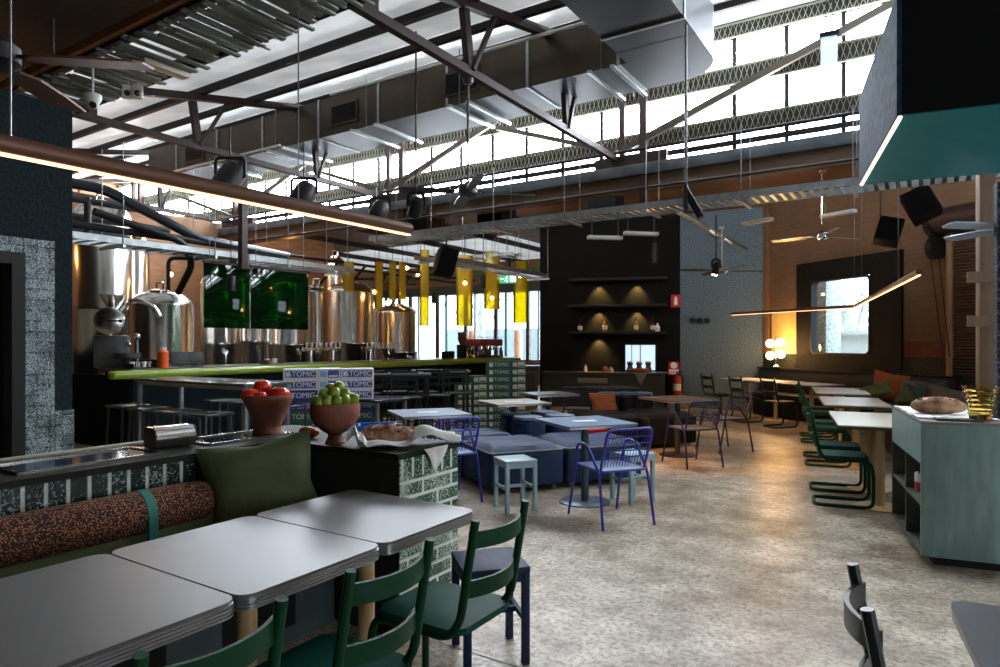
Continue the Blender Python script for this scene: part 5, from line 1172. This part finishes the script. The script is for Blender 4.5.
for lg, x, nrow, nm_ in cols:
    for r in range(nrow): put('g', lg, gb+ge*x+Vector((0, 0, r*.1285)), R(10), 'green carton, %s from the floor in the %s column of the green stack' % (('first', 'second', 'third', 'fourth', 'fifth', 'sixth', 'seventh', 'eighth', 'ninth')[r], nm_), 'green beer cartons stacked by the bar end')
# ================================================================== tall tables and stools by the bar
def bar_table(label, loc, rz, lx, ly, h, top, leg, group):
    t = thing('bar_table', label, 'table', loc, rz, group); g = G(); g.box(-lx/2, lx/2, -ly/2, ly/2, h-.03, h, .004); g.done('tabletop', top, t)
    g = G(); [g.box(-lx/2+.03, lx/2-.03, s_*(ly/2-.04)-.012, s_*(ly/2-.04)+.012, h-.07, h-.03) for s_ in (-1, 1)]; g.done('apron', leg, t)
    for sx_ in (-1, 1):
        for sy in (-1, 1): g = G(); x, y = sx_*(lx/2-.05), sy*(ly/2-.05); g.box(x-.02, x+.02, y-.02, y+.02, 0, h-.03); g.done('leg', leg, t)
    for sx_ in (-1, 1): g = G(); x = sx_*(lx/2-.05); g.box(x-.014, x+.014, -ly/2+.06, ly/2-.06, .2, .23); g.done('foot_rail', leg, t)
glo = mat('glossy_blue_black_top', (40, 50, 62), .2, 0, .15, 3)
bar_table('long tall table with a glossy top and steel legs in front of the bar', W(-6.85, 4.5), RB, 2.1, .62, 1.05, mat('glossy_olive_grey_top', (70, 70, 62), .2, 0, .15, 3), M['galv'], None)
def bar_stool(label, loc, rz, top, leg, h=.76, lx=.36, group=None, back=False):
    t = thing('bar_stool', label, 'stool', loc, rz, group); g = G(); g.box(-lx/2, lx/2, -.17, .17, h-.03, h, .008); g.done('seat', top, t)
    for sx_ in (-1, 1):
        for sy in (-1, 1): g = G(); g.bar((sx_*(lx/2-.03), sy*.14, h-.03), (sx_*(lx/2-.005), sy*.165, 0), .022, .022); g.done('leg', leg, t)
    g = G(); pts = [(sx_*(lx/2-.02), sy*.15, .28) for sx_, sy in ((-1, -1), (1, -1), (1, 1), (-1, 1))]; [g.bar(a, b_, .014, .014) for a, b_ in zip(pts, pts[1:]+pts[:1])]; g.done('foot_ring', leg, t)
    if back:
        hb = h+.34
        for s_ in (-1, 1): g = G(); g.bar((s_*(lx/2-.02), -.16, h-.03), (s_*(lx/2-.02), -.2, hb), .02, .02); g.done('back_post', leg, t)
        g = G(); [g.bar((-lx/2+.02, -.165-.035*(z-h)/.34, z), (lx/2-.02, -.165-.035*(z-h)/.34, z), .014, .03) for z in (h+.12, h+.22, h+.32)]; g.done('backrest', leg, t)
    return t
SB = 'tall stools along the glossy table'; st0 = bar_stool('tall blue-black stool at the left end of the glossy tall table', W(-7.75, 4.05), RB, glo, M['charcoal'], group=SB)
for i, (v, u, l) in enumerate(((-7.2, 4.0, 'tall stool second from the left on the near side of the glossy table'), (-6.65, 4.0, 'tall stool in the middle of the near side of the glossy table'), (-6.15, 4.02, 'tall stool at the right of the near side of the glossy table'), (-7.4, 5.05, 'tall stool on the far side of the glossy table, at the left'), (-6.85, 5.05, 'tall stool in the middle of the far side of the glossy table'), (-6.2, 5.05, 'tall stool on the far side of the glossy table, at the right'))): dup(st0, W(v, u), RB+random.uniform(-.1, .1), l)
bar_table('long low bench-height table with a crumpled glossy top behind the tall table', W(-6.6, 6.1), RB, 2.2, .6, .78, glo, M['galv'], None)
# dark stacked furniture
BT = 'black tall tables stacked by the bar'
bar_table('black tall table beside the white cartons, in front of the bar', Vector((-1.5, 9.4, 0)), R(10), 1.0, .6, 1.04, M['charcoal'], M['black'], BT)
bar_table('black tall table nearest the green cartons, in front of the bar', Vector((-.95, 10.5, 0)), R(10), .9, .6, 1.04, mat('dull_grey_top', (112, 110, 104), .4), M['black'], BT)
bs = bar_stool('black tall chair at the left of the group beside the white cartons', Vector((-1.72, 8.95, 0)), R(190), M['black'], M['black'], .74, .4, 'black tall chairs by the bar', True)
for x, y, r, l in ((-1.28, 8.98, 196, 'black tall chair in front of the tall table beside the white cartons'), (-.92, 9.3, 178, 'black tall chair in the middle of the group by the bar'), (-.62, 9.75, 200, 'black tall chair at the right of the group, before the green cartons'), (-1.6, 10.0, 10, 'black tall chair behind the tall table beside the white cartons'), (-1.15, 9.95, 25, 'black tall chair between the two black tall tables'), (-1.95, 9.6, 80, 'black tall chair tucked against the white cartons')): dup(bs, Vector((x, y, 0)), R(r), l)
g = G(); g.box(0, .02, -.3, .3, 0, .62); g.bar((0, -.3, 0), (0, -.3, .62), .04, .04)
t = thing('blue_crate', 'bright blue plastic crate on the floor behind the wrapped loaf', 'crate', Vector((-1.36, 7.3, 0)), R(12))
g = G(); [g.box(*q) for q in ((-.2, .2, -.16, -.145, 0, .56), (-.2, .2, .145, .16, 0, .56), (-.2, -.185, -.16, .16, 0, .56), (.185, .2, -.16, .16, 0, .56), (-.2, .2, -.16, .16, 0, .02))]; g.done('body', mat('blue_plastic', (26, 98, 186), .4), t)
g = G(); [g.box(*q) for q in ((-.215, .215, -.175, -.145, .54, .57), (-.215, .215, .145, .175, .54, .57), (-.215, -.185, -.175, .175, .54, .57), (.185, .215, -.175, .175, .54, .57))]; g.done('rim', mat('blue_plastic_rim', (34, 112, 200), .4), t)
# low cupboard doors beyond the green cartons
t = thing('low_cupboard', 'dark low cupboard with framed doors between the green cartons and the shelf wall', 'cupboard', Vector((.42, 15.05, 0)), R(0))
g = G(); g.box(-.40, .45, 0, .5, 0, .92); g.done('body', mat('dark_brown_cupboard', (44, 36, 28), .6), t)
for x in (-.39, .03):
    d_ = G(); [d_.box(*q) for q in ((x, x+.04, -.02, 0, .1, .82), (x+.36, x+.4, -.02, 0, .1, .82), (x, x+.4, -.02, 0, .1, .14), (x, x+.4, -.02, 0, .78, .82))]; dd = d_.done('door', mat('brown_door_frame', (84, 66, 50), .6), t)
    g = G(); g.box(x+.33, x+.35, -.035, -.02, .4, .5); g.done('handle', M['black'], dd)
g = G(); g.box(-.45, .5, -.06, .5, .92, .95); g.done('top', M['lam_grey'], t)
# ================================================================== air duct
t = thing('air_duct', 'big galvanised air duct hung under the roof, with an elbow toward the camera', 'duct', W(0, 0, 0), RB)
DZ0, DZ1, DU0, DU1 = 4.77, 5.37, 7.3, 8.2
DV0, DV1, EB0, EB1 = -13.2, -2.9, -2.95, -2.05
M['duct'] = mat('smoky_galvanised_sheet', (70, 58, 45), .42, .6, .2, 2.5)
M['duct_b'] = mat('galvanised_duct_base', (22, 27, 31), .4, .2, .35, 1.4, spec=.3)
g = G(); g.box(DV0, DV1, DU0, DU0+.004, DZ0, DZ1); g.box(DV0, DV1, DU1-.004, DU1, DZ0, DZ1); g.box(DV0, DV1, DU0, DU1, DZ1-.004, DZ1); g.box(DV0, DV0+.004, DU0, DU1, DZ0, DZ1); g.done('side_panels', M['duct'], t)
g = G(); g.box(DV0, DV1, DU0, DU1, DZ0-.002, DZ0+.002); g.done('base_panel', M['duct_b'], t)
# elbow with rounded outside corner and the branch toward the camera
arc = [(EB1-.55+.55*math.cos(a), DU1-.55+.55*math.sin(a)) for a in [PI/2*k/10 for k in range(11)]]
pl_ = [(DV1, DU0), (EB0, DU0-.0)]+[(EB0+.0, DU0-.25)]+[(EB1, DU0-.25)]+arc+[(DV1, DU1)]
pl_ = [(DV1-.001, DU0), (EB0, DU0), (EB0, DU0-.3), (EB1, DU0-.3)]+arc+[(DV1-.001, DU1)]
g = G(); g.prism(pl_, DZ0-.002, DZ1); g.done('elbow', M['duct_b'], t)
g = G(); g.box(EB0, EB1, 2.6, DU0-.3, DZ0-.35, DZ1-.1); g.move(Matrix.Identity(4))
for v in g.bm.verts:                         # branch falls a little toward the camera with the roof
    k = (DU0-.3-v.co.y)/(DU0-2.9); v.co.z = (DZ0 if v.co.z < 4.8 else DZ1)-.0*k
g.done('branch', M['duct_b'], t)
for v in (-12.2, -10.9, -9.6, -8.2, -6.9, -5.6, -4.3, -3.05):
    g = G()
    for bx in ((v-.02, v+.02, DU0-.012, DU0, DZ0-.012, DZ1+.01), (v-.02, v+.02, DU0, DU1, DZ0-.014, DZ0-.002), (v-.02, v+.02, DU1, DU1+.012, DZ0, DZ1)): g.box(*bx)
    g.done('flange', M['galv_dull'], t)
for u in (6.6, 5.3, 4.0): g = G(); g.box(EB0-.012, EB1+.012, u-.02, u+.02, DZ0-.014, DZ1+.012); g.done('flange', M['galv_dull'], t)
for v in (-11.0, -9.4, -9.0, -7.4, -6.9, -5.5, -5.2, -3.4, -3.1): g = G(); g.box(v-.025, v+.025, DU0-.08, DU1+.12, DZ0-.05, DZ0-.015); g.done('support_rail', M['galv'], t)
for v in (-11.6, -7.62, -5.35):
    g = G(); g.box(v-.3, v+.3, DU0-.02, DU0-.004, DZ0+.12, DZ1-.14); gr = g.done('grille_frame', M['duct'], t)
    g = G(); g.box(v-.26, v+.26, DU0-.024, DU0-.02, DZ0+.16, DZ1-.18); g.done('grille_opening', M['black'], gr)
    g = G(); [g.obox((v, DU0-.03, DZ0+.17+k*.028), (.52, .014, .006), (R(35), 0, 0)) for k in range(10)]; g.done('louvre', M['charcoal'], gr)
for v in (-10.9, -9.2, -7.1, -5.35, -3.25):
    for u in (DU0-.05, DU1+.08): g = G(); g.cyl((v, u, DZ0-.03), (v, u, zr(u)-.02), .008, n=6); g.done('hanger_rod', M['rustrod'], t)
# ================================================================== cable trays
def tray(name, label, p, q, wd, depth, rung, z, mm, hang=None, tilt=.6, group='galvanised cable trays'):
    """p,q in (v,u); rungs across"""
    a, b_ = W(*p), W(*q); L = (b_-a).length; rz = math.atan2((b_-a).y, (b_-a).x); t = thing(name, label, 'cable tray', (a.x, a.y, z), rz, group)
    for s_ in (-1, 1): g = G(); g.box(0, L, s_*wd/2-.004, s_*wd/2+.004, 0, depth); g.box(0, L, min(s_*wd/2, s_*(wd/2-.02)), max(s_*wd/2, s_*(wd/2-.02)), 0, .004); g.done('side_rail', M['galv_dull'], t)
    g = G(); x = .05
    while x < L-.03: g.box(x-.022, x+.022, -wd/2, wd/2, .006, .022); x += rung
    g.done('rungs', M['galv'], t)
    if hang is not None:
        k = max(2, int(L/1.25))
        for i in range(k+1):
            for s_ in (-1, 1): g = G(); g.cyl((.2+(L-.4)*i/k, s_*(wd/2+.015), -.02), (.2+(L-.4)*i/k, s_*(wd/2+.015), hang-z), .007, n=6); g.done('hanger_rod', M['rustrod'], t)
            g = G(); g.box(.18+(L-.4)*i/k, .22+(L-.4)*i/k, -wd/2-.05, wd/2+.05, -.05, -.01); g.done('strut', M['galv'], t)
    return t
tray('hanging_cable_tray', 'long ladder cable tray crossing the hall in front of the shelf wall', (-8.6, 9.1), (4.6, 9.1), .5, .09, .115, 3.35, M['galv'], 4.3)
tray('hanging_cable_tray', 'cable tray running along above the bar and the tanks', (-9.6, 3.2), (-9.6, 9.2), .55, .09, .2, 2.84, M['galv'], 4.25)
tray('hanging_cable_tray', 'cable tray over the bar beyond the brown post, behind the light tube', (-7.9, 9.6), (-7.9, 15.5), .5, .09, .2, 3.05, M['galv'], 4.25)
tray('hanging_cable_tray', 'thin cable tray high over the windows at the far end', (-10.6, 14.6), (-8.9, 14.6), .4, .08, .2, 3.75, M['galv'], 4.3)
t = thing('overhead_cable_rack', 'wide rack of stacked perforated metal channels under the dark front ceiling', 'cable rack', W(-9.5, 3.08, 4.1), RB, None); L = 12.5
M['rack'] = mat('dull_zinc_channel', (124, 130, 124), .45, .5, .35, 1.2)
rnd = random.Random(4)
g = G()
for k in range(230):
    x = .04+k*L/230; dz = rnd.choice((0, .012, .03, .05)); ww = rnd.choice((.03, .04, .055)); y0, y1 = rnd.uniform(-.06, .08), .62+rnd.uniform(-.05, .1)
    g.box(x, x+ww, y0, y1, dz, dz+.02); 
g.done('channels', M['rack'], t)
for k in range(60):
    x = rnd.uniform(0, L); y = rnd.uniform(0, .45); g = G(); g.box(x, x+.03, y, y+rnd.uniform(.08, .3), -.008, .0); g.done('bright_channel', M['galv'], t)
for y in (-.08, .70): g = G(); g.box(0, L, y-.02, y+.02, .07, .15); g.done('edge_rail', M['beam_dk'] if y > 0 else M['fascia'], t)
for x in (.6, 2.4, 4.2, 6, 7.8, 9.6, 11.4):
    for y in (-.08, .70): g = G(); g.cyl((x, y, .1), (x, y, .52), .01, n=6); g.done('hanger_rod', M['rustrod'], t)
t = thing('batten_light', 'flat unlit emergency light panel under the perforated metal rack', 'light fitting', W(-6.05, 3.5, 4.04), RB+R(90)); g = G(); g.box(-.22, .22, -.06, .06, 0, .05, .01); g.done('case', M['lam_wood'], t)
# hanging post with cable over the bar
t = thing('hanging_post', 'brown steel post hanging from the roof truss over the bar', 'post', W(-8.8, 6.33, 2.62), RB); g = G(); g.box(-.05, .05, -.05, .05, 0, 1.7); g.done('post', M['beam'], t); g = G(); g.box(-.09, .09, -.09, .09, -.012, .0); g.done('foot_plate', M['beam'], t)
# service pipes in the roof
def roofpipe(label, a, b_, r, mm): t = thing('conduit', label, 'pipe', W(*a), 0); g = G(); g.cyl((0, 0, 0), W(*b_)-W(*a), r, n=8); g.done('pipe', mm, t)
roofpipe('pale track pipe with spotlights running toward the blue wall', (-3.1, 9.46, 3.42), (-3.1, 14.2, 3.42), .03, M['galv'])
roofpipe('thin white conduit high under the pale roof sheets', (-7.5, 6.9, 5.2), (-3.0, 7.0, 5.22), .022, M['white'])
roofpipe('thin conduit under the roof left of the duct grille', (-13.0, 7.1, 4.72), (-8.9, 7.1, 4.72), .022, M['white'])
for px, py, l in ((709, 236, 'small swivel spotlight on the pale track pipe, nearer one'), (724, 241, 'small swivel spotlight on the pale track pipe, farther one')):
    v, u, z = pv(px, py, -3.1); t = thing('track_spot', l, 'spotlight', W(-3.1, u, 3.38), 0.5, 'spots on the pale track pipe')
    g = G(); g.cyl((0, 0, 0), (.1, -.08, -.1), .05, n=14); g.done('head', M['galv_dull'], t); g = G(); g.tube([(0, 0, .0), (0, 0, .06)], .03, 8); g.done('clamp', M['chrome'], t)
M['speaker'] = mat('speaker_cloth', (12, 13, 15), .9, spec=.1)
# ================================================================== speakers, spots, boxes
def canspot(label, px, py, Y, r=.13, h=.4, tilt=(25, 20), top=4.3, lit=False, group='black theatre spots and speakers'):
    p = at(px, py, Y); t = thing('hanging_speaker' if not lit else 'hanging_spotlight', label, 'speaker' if not lit else 'spotlight', p, 0, group)
    Rm = Euler((R(tilt[0]), R(tilt[1]), 0)).to_matrix().to_4x4()
    g = G(); g.lathe([(0, -h/2), (r*.92, -h/2), (r, -h/2+.02), (r*.95, h*.2), (r*.75, h/2-.03), (0, h/2)], 22); g.move(Rm); g.done('body', M['black'], t)
    g = G(); pts = [(-r*1.1, 0, 0), (-r*1.1, 0, h*.62), (r*1.1, 0, h*.62), (r*1.1, 0, 0)]; g.sweep(fillet(pts, .06), [(-.003, -.02), (.003, -.02), (.003, .02), (-.003, .02)]); g.done('yoke', M['black'], t)
    g = G(); g.cyl((0, 0, h*.62), (0, 0, max(h*.7, top-p.z)), .01, n=6); g.done('rod', M['black'], t)
    if lit: g = G(); g.lathe([(0, -h/2-.004), (r*.8, -h/2-.004), (r*.8, -h/2-.002), (0, -h/2-.001)], 20); g.move(Rm); g.done('lens', emis('lit_spot_lens', (255, 214, 160), 18), t)
canspot('black round hanging speaker in front of the left truss, nearest the light tube', 230, 178, 8.6, .17, .42, (-20, 25))
canspot('black round hanging speaker above the middle of the light tube', 304, 194, 9.3, .16, .36, (-20, 25))
canspot('black round hanging speaker near the far end of the light tube', 380, 210, 10.2, .14, .30, (-20, 25))
canspot('lit black spotlight above the far end of the light tube', 416, 206, 6.6, .07, .22, (35, 20), 4.6, True)
canspot('lit black spotlight hanging on a cord in front of the blue wall', 716, 268, 10.4, .055, .22, (0, 12), 3.5, True)
def boxspeaker(label, px, py, Y, s_, rot, top=4.3, group='black box speakers'):
    p = at(px, py, Y); t = thing('hanging_box_speaker', label, 'speaker', p, 0, group); Rm = Euler([R(x) for x in rot]).to_matrix().to_4x4()
    g = G(); g.box(-s_[0]/2, s_[0]/2, -s_[1]/2, s_[1]/2, -s_[2]/2, s_[2]/2, .015); g.move(Rm); g.done('cabinet', M['black'], t)
    g = G(); g.box(-s_[0]*.46, s_[0]*.46, -s_[1]/2-.008, -s_[1]/2, -s_[2]*.47, s_[2]*.47); g.move(Rm); g.done('grille', M['speaker'], t)
    g = G(); g.tube([(0, .06, 0), (0, .2, .05), (0, .2, max(.3, top-p.z))], .014, 6); g.done('bracket', M['black'], t)
boxspeaker('tilted black speaker hanging in front of the yellow tubes', 445.5, 262, 12.0, (.34, .3, .5), (-12, 18, 20), 3.5)
boxspeaker('tilted black speaker left of the roller shutter, above the window surround', 888.5, 232, 9.5, (.32, .28, .36), (-15, 15, -30), 4.4)
boxspeaker('tilted black speaker high on the brick wall under the teal bulkhead', 921, 205, 9.0, (.36, .3, .42), (-10, -25, -30), 4.4)
for px, py, w_, h_, l in ((427, 226, .55, .32, 'black subwoofer above the left end of the long cable tray'), (498, 217, .62, .36, 'black subwoofer above the long cable tray beside the ceiling fan'), (607, 205, .66, .40, 'black subwoofer above the cable tray left of the brown post'), (817, 178, .62, .42, 'black subwoofer above the cable tray, right of the others')):
    p = at(px, py, 12.3); t = thing('hanging_subwoofer', l, 'speaker', p, RB, 'black subwoofers above the long cable tray')
    g = G(); a = w_*.85; g.prism([(-a/2, -.3), (a/2, -.3), (a*.4, .3), (-a*.4, .3)], -h_/2*.95, h_/2*.95); g.done('cabinet', mat('blue_black_box', (8, 11, 15), .7, spec=.15), t); g = G(); [g.cyl((s_*a*.36, y, h_/2*.9), (s_*a*.36, y, max(h_, 4.4-p.z)), .008, n=6) for s_ in (-1, 1) for y in (-.2, .2)]; g.done('hanger_rod', M['black'], t)
    g = G(); g.box(-a*.44, a*.44, -.308, -.3, -h_*.4, h_*.4); g.done('grille', M['speaker'], t)
# big black floodlight on a rod in front of the tray
t = thing('hanging_floodlight', 'black wedge floodlight hanging on a long rod in front of the cable tray', 'floodlight', at(690, 201, 6.8), R(-20))
g = G(); g.obox((.03, 0, -.03), (.07, .16, .34), (0, R(-28), 0), .01); g.done('head', M['black'], t); g = G(); g.box(-.06, -.02, -.1, .1, -.1, .16); g.done('gear_box', M['charcoal'], t); g = G(); g.cyl((-.04, 0, .16), (-.04, 0, 5.0-t.location.z), .012, n=7); g.done('rod', M['charcoal'], t)
# cctv camera and sensors under the rack
t = thing('security_camera', 'white dome security camera above the dark left wall', 'camera', at(93, 102, 6.3), R(30)); g = G(); g.lathe([(0, .07), (.075, .07), (.075, .03), (.06, .0), (0, 0)], 20); g.done('base', M['white'], t); g = G(); g.ball((0, 0, -.01), .055, u=16, v=12); g.done('dome', M['white'], t); g = G(); g.cyl((0, -.03, -.03), (.0, -.06, -.05), .03, n=14); g.done('lens', M['black'], t); g = G(); g.cyl((0, 0, .07), (0, 0, 4.12-t.location.z), .012, n=6); g.done('mount', M['white'], t)
for px, dx, l in ((127.5, 0, 'small white motion sensor beside the security camera, left one'), (137.5, 0, 'beige twin sensor beside the security camera, right one')):
    t = thing('motion_sensor', l, 'sensor', at(px, 92, 6.6), R(25)); g = G(); g.box(-.05, .05, -.03, .03, -.07, .07, .015); g.done('case', M['white'] if px < 130 else M['lam_wood'], t); g = G(); g.ball((0, -.03, -.02), .03, u=10, v=8); g.done('lens', M['charcoal'], t); g = G(); g.cyl((0, 0, .07), (0, 0, 4.12-t.location.z), .012, n=6); g.done('mount', M['galv'], t)
# ================================================================== ceiling fans
def fan(label, hub, R_, nb, a0, mm, rod, w_=.13, hubm=None, drop=0, group='ceiling fans'):
    t = thing('ceiling_fan', label, 'fan', hub, 0, group); hm = hubm or M['chrome']
    g = G(); g.lathe([(0, -.07), (.06, -.06), (.1, -.03), (.1, .04), (.06, .07), (.02, .1), (0, .1)], 24); g.done('motor', hm, t)
    g = G(); g.cyl((0, 0, .08), (0, 0, rod), .014, n=10); g.lathe([(0, rod-.06), (.05, rod-.05), (.06, rod), (0, rod)], 16); g.done('down_rod', hm, t)
    for k in range(nb):
        a = R(a0)+2*PI*k/nb; g = G()
        pr = [(.14, -.03), (.2, -w_*.42), (R_*.6, -w_*.5), (R_-.03, -w_*.46), (R_, -w_*.3), (R_, w_*.3), (R_-.03, w_*.46), (R_*.6, w_*.5), (.2, w_*.42), (.14, .03)]
        g.prism(pr, -.005, .005); g.move(Matrix.Rotation(a, 4, 'Z') @ Matrix.Translation((0, 0, -.01-drop)) @ Matrix.Rotation(R(12), 4, 'X')); bl_ = g.done('blade', mm, t)
        g = G(); g.bar((.07, 0, 0), (.2, 0, -.008-drop), .03, .01); g.move(Matrix.Rotation(a, 4, 'Z')); g.done('blade_iron', hm, t)
m_fb = mat('dark_steel_blade', (62, 62, 60), .4, .4, .1)
fan('brown-bladed ceiling fan at the top left edge of the picture', at(-6, 55, 2.9), .64, 4, 8, mat('brown_blade', (96, 60, 34), .45, 0, .15, 3), 1.7, .22, M['black'])
fan('dark ceiling fan hanging from the truss in the middle of the hall', at(468, 191, 6.9), .72, 4, 12, m_fb, 1.18, .12, M['charcoal'])
fan('dark ceiling fan in front of the blue wall', at(722, 270, 11.4), .75, 4, 8, m_fb, .75, .1, M['galv_dull'])
fan('steel ceiling fan in front of the square window', at(822, 236, 10.8), .82, 3, 18, mat('polished_blade', (190, 184, 176), .25, .7, .05), 1.1, .12)
fan('pale ceiling fan cut off by the right edge under the teal bulkhead', at(1014, 226, 5.2), .62, 4, 10, mat('pale_blue_blade', (180, 200, 220), .35, .3, .05), .32, .13)
# ================================================================== light tubes
led = emis('warm_led_strip', (255, 196, 136), LED)
def tube_light(label, pts, r=.028, drop=2.3, wires=None):
    t = thing('light_tube', label, 'light', pts[0], 0, 'slim hanging light tubes'); P0 = Vector(pts[0]); q = [Vector(p)-P0 for p in pts]
    g = G()
    for a, b_ in zip(q, q[1:]): g.cyl(a, b_, r*.95, n=16)
    g.done('housing', mat('bronze_housing', (104, 72, 54), .45, .3, .08), t)
    g = G()
    for a, b_ in zip(q, q[1:]): g.bar(a-Vector((0, 0, r*.9)), b_-Vector((0, 0, r*.9)), r*.75, r*.34)
    g.done('diffuser', led, t)
    for p in wires: g = G(); p = Vector(p)-P0; g.cyl(p, p+Vector((0, 0, drop)), .003, n=5); g.done('suspension_wire', M['rustrod'], t)
zl = 2.03
e_, s_ = W(-2.13, 2.47, zl), W(-2.20, .1, zl)
tube_light('long glowing light tube hanging above the booth tables', [s_, e_], .03, 2.58, [s_.lerp(e_, k) for k in (.3, .72)])
la, lb_, lc = Vector((4.85, 13.75, 2.08)), Vector((5.88, 10.9, 2.08)), Vector((3.6, 5.64, 2.08))
tube_light('bent light tube hanging over the wall bench and oak tables', [la, lb_, lc], .03, 2.3, [la.lerp(lb_, .1), lb_, lb_.lerp(lc, .2), lb_.lerp(lc, .8)])
# ================================================================== hanging bulkhead at the top right
t = thing('hanging_bulkhead', 'big boxed bulkhead with a teal underside hung at the top right', 'bulkhead', (2.157, 3.55, 0), cz); BX, BY = 2.6, 1.65
g = G(); g.box(0, BX, 0, .02, 2.70, 3.36); g.box(0, BX, BY-.02, BY, 2.70, 3.36); g.box(0, BX, 0, BY, 3.34, 3.36); g.done('black_panels', M['hood_dk'], t)
g = G(); g.box(-.012, .012, -.002, BY, 2.70, 3.36); g.done('rendered_side', M['bluehood'], t)
g = G(); g.box(.02, BX, .0, BY, 2.695, 2.705); g.done('underside', M['hood_teal'], t)
g = G(); g.box(-.004, .014, 0, BY, 2.684, 2.697); g.done('light_strip', emis('warm_edge_strip', (255, 226, 190), 1.2), t)
g = G(); [g.cyl((x, y, 3.36), (x, y, 4.5), .012, n=7) for x in (.2, 2.2) for y in (.2, 1.4)]; g.done('hanger_rod', M['black'], t)
# acrylic light blade by the clerestory
t = thing('hanging_blade_sign', 'pale translucent hanging blade in front of the upper right glazing', 'sign', at(829, 62, 6.6), R(-25)); g = G(); g.box(-.075, .075, -.01, .01, -.26, .26, .004); g.done('blade', glass_mat('pale_blue_acrylic', (216, 228, 246), .35), t)
g = G(); g.box(-.09, .09, -.03, .03, .26, .30); g.done('holder', M['beam_dk'], t); g = G(); [g.cyl((x, 0, .3), (x, 0, 5.4-t.location.z), .004, n=5) for x in (-.03, .03)]; g.done('cord', M['black'], t)
# long thin battens with white underside by the shelf wall
for px, py, Y, a, l in ((605, 238, 9.6, 10, 'pale strip light under the long cable tray, left of the black pendant'), (641, 234, 9.6, 10, 'short pale strip light under the long cable tray, above the black pendant'), (757, 222, 9.8, -60, 'pair of pale strip lights under the cable tray, above the blue wall'), (838, 214, 9.6, -60, 'pale strip light under the cable tray, above the steel fan')):
    t = thing('hanging_strip_light', l, 'light fitting', at(px, py, Y), R(a)); g = G(); g.box(-.26, .26, -.05, .05, -.02, .03, .006); g.done('case', M['white'], t); 
    for x in (-.2, .2): g = G(); g.cyl((x, 0, .03), (x, 0, 3.36-t.location.z if t.location.z < 3.3 else .2), .006, n=5); g.done('rod', M['rustrod'], t)
# warm practical lights (the place's own bulbs and spots, plus added roof bulbs)
lamp('POINT', 'brewhouse_bulb', W(-12.9, 7.2, 3.6), BREW, (255, 176, 96), .12)
lamp('POINT', 'brewhouse_bulb', W(-12.6, 10.4, 3.6), BREW, (255, 176, 96), .12)
lamp('POINT', 'brewhouse_bulb', W(-13.2, 4.6, 3.4), BREW*.6, (255, 176, 96), .12)
def aim(a, b_): return (Vector(b_)-Vector(a)).to_track_quat('-Z', 'Y').to_euler()
sp_ = at(418, 211, 6.55); lamp('SPOT', 'spot_light', sp_, SPOT, (255, 176, 96), .06, tuple(aim(sp_, (3.0, 8.7, 0))), 40, .9)
for v, u in ((-5.2, 11.4), (-2.4, 11.2), (-7.4, 11.6)): lamp('POINT', 'added_roof_bulb', W(v, u, 3.95), 9, (255, 170, 90), .08)  # unseen bulbs, added for the orange glow on the ceiling boards
lamp('SPOT', 'spot_light', at(716, 274, 10.35), 60, (255, 206, 150), .05, (R(20), 0, R(-30)), 70)
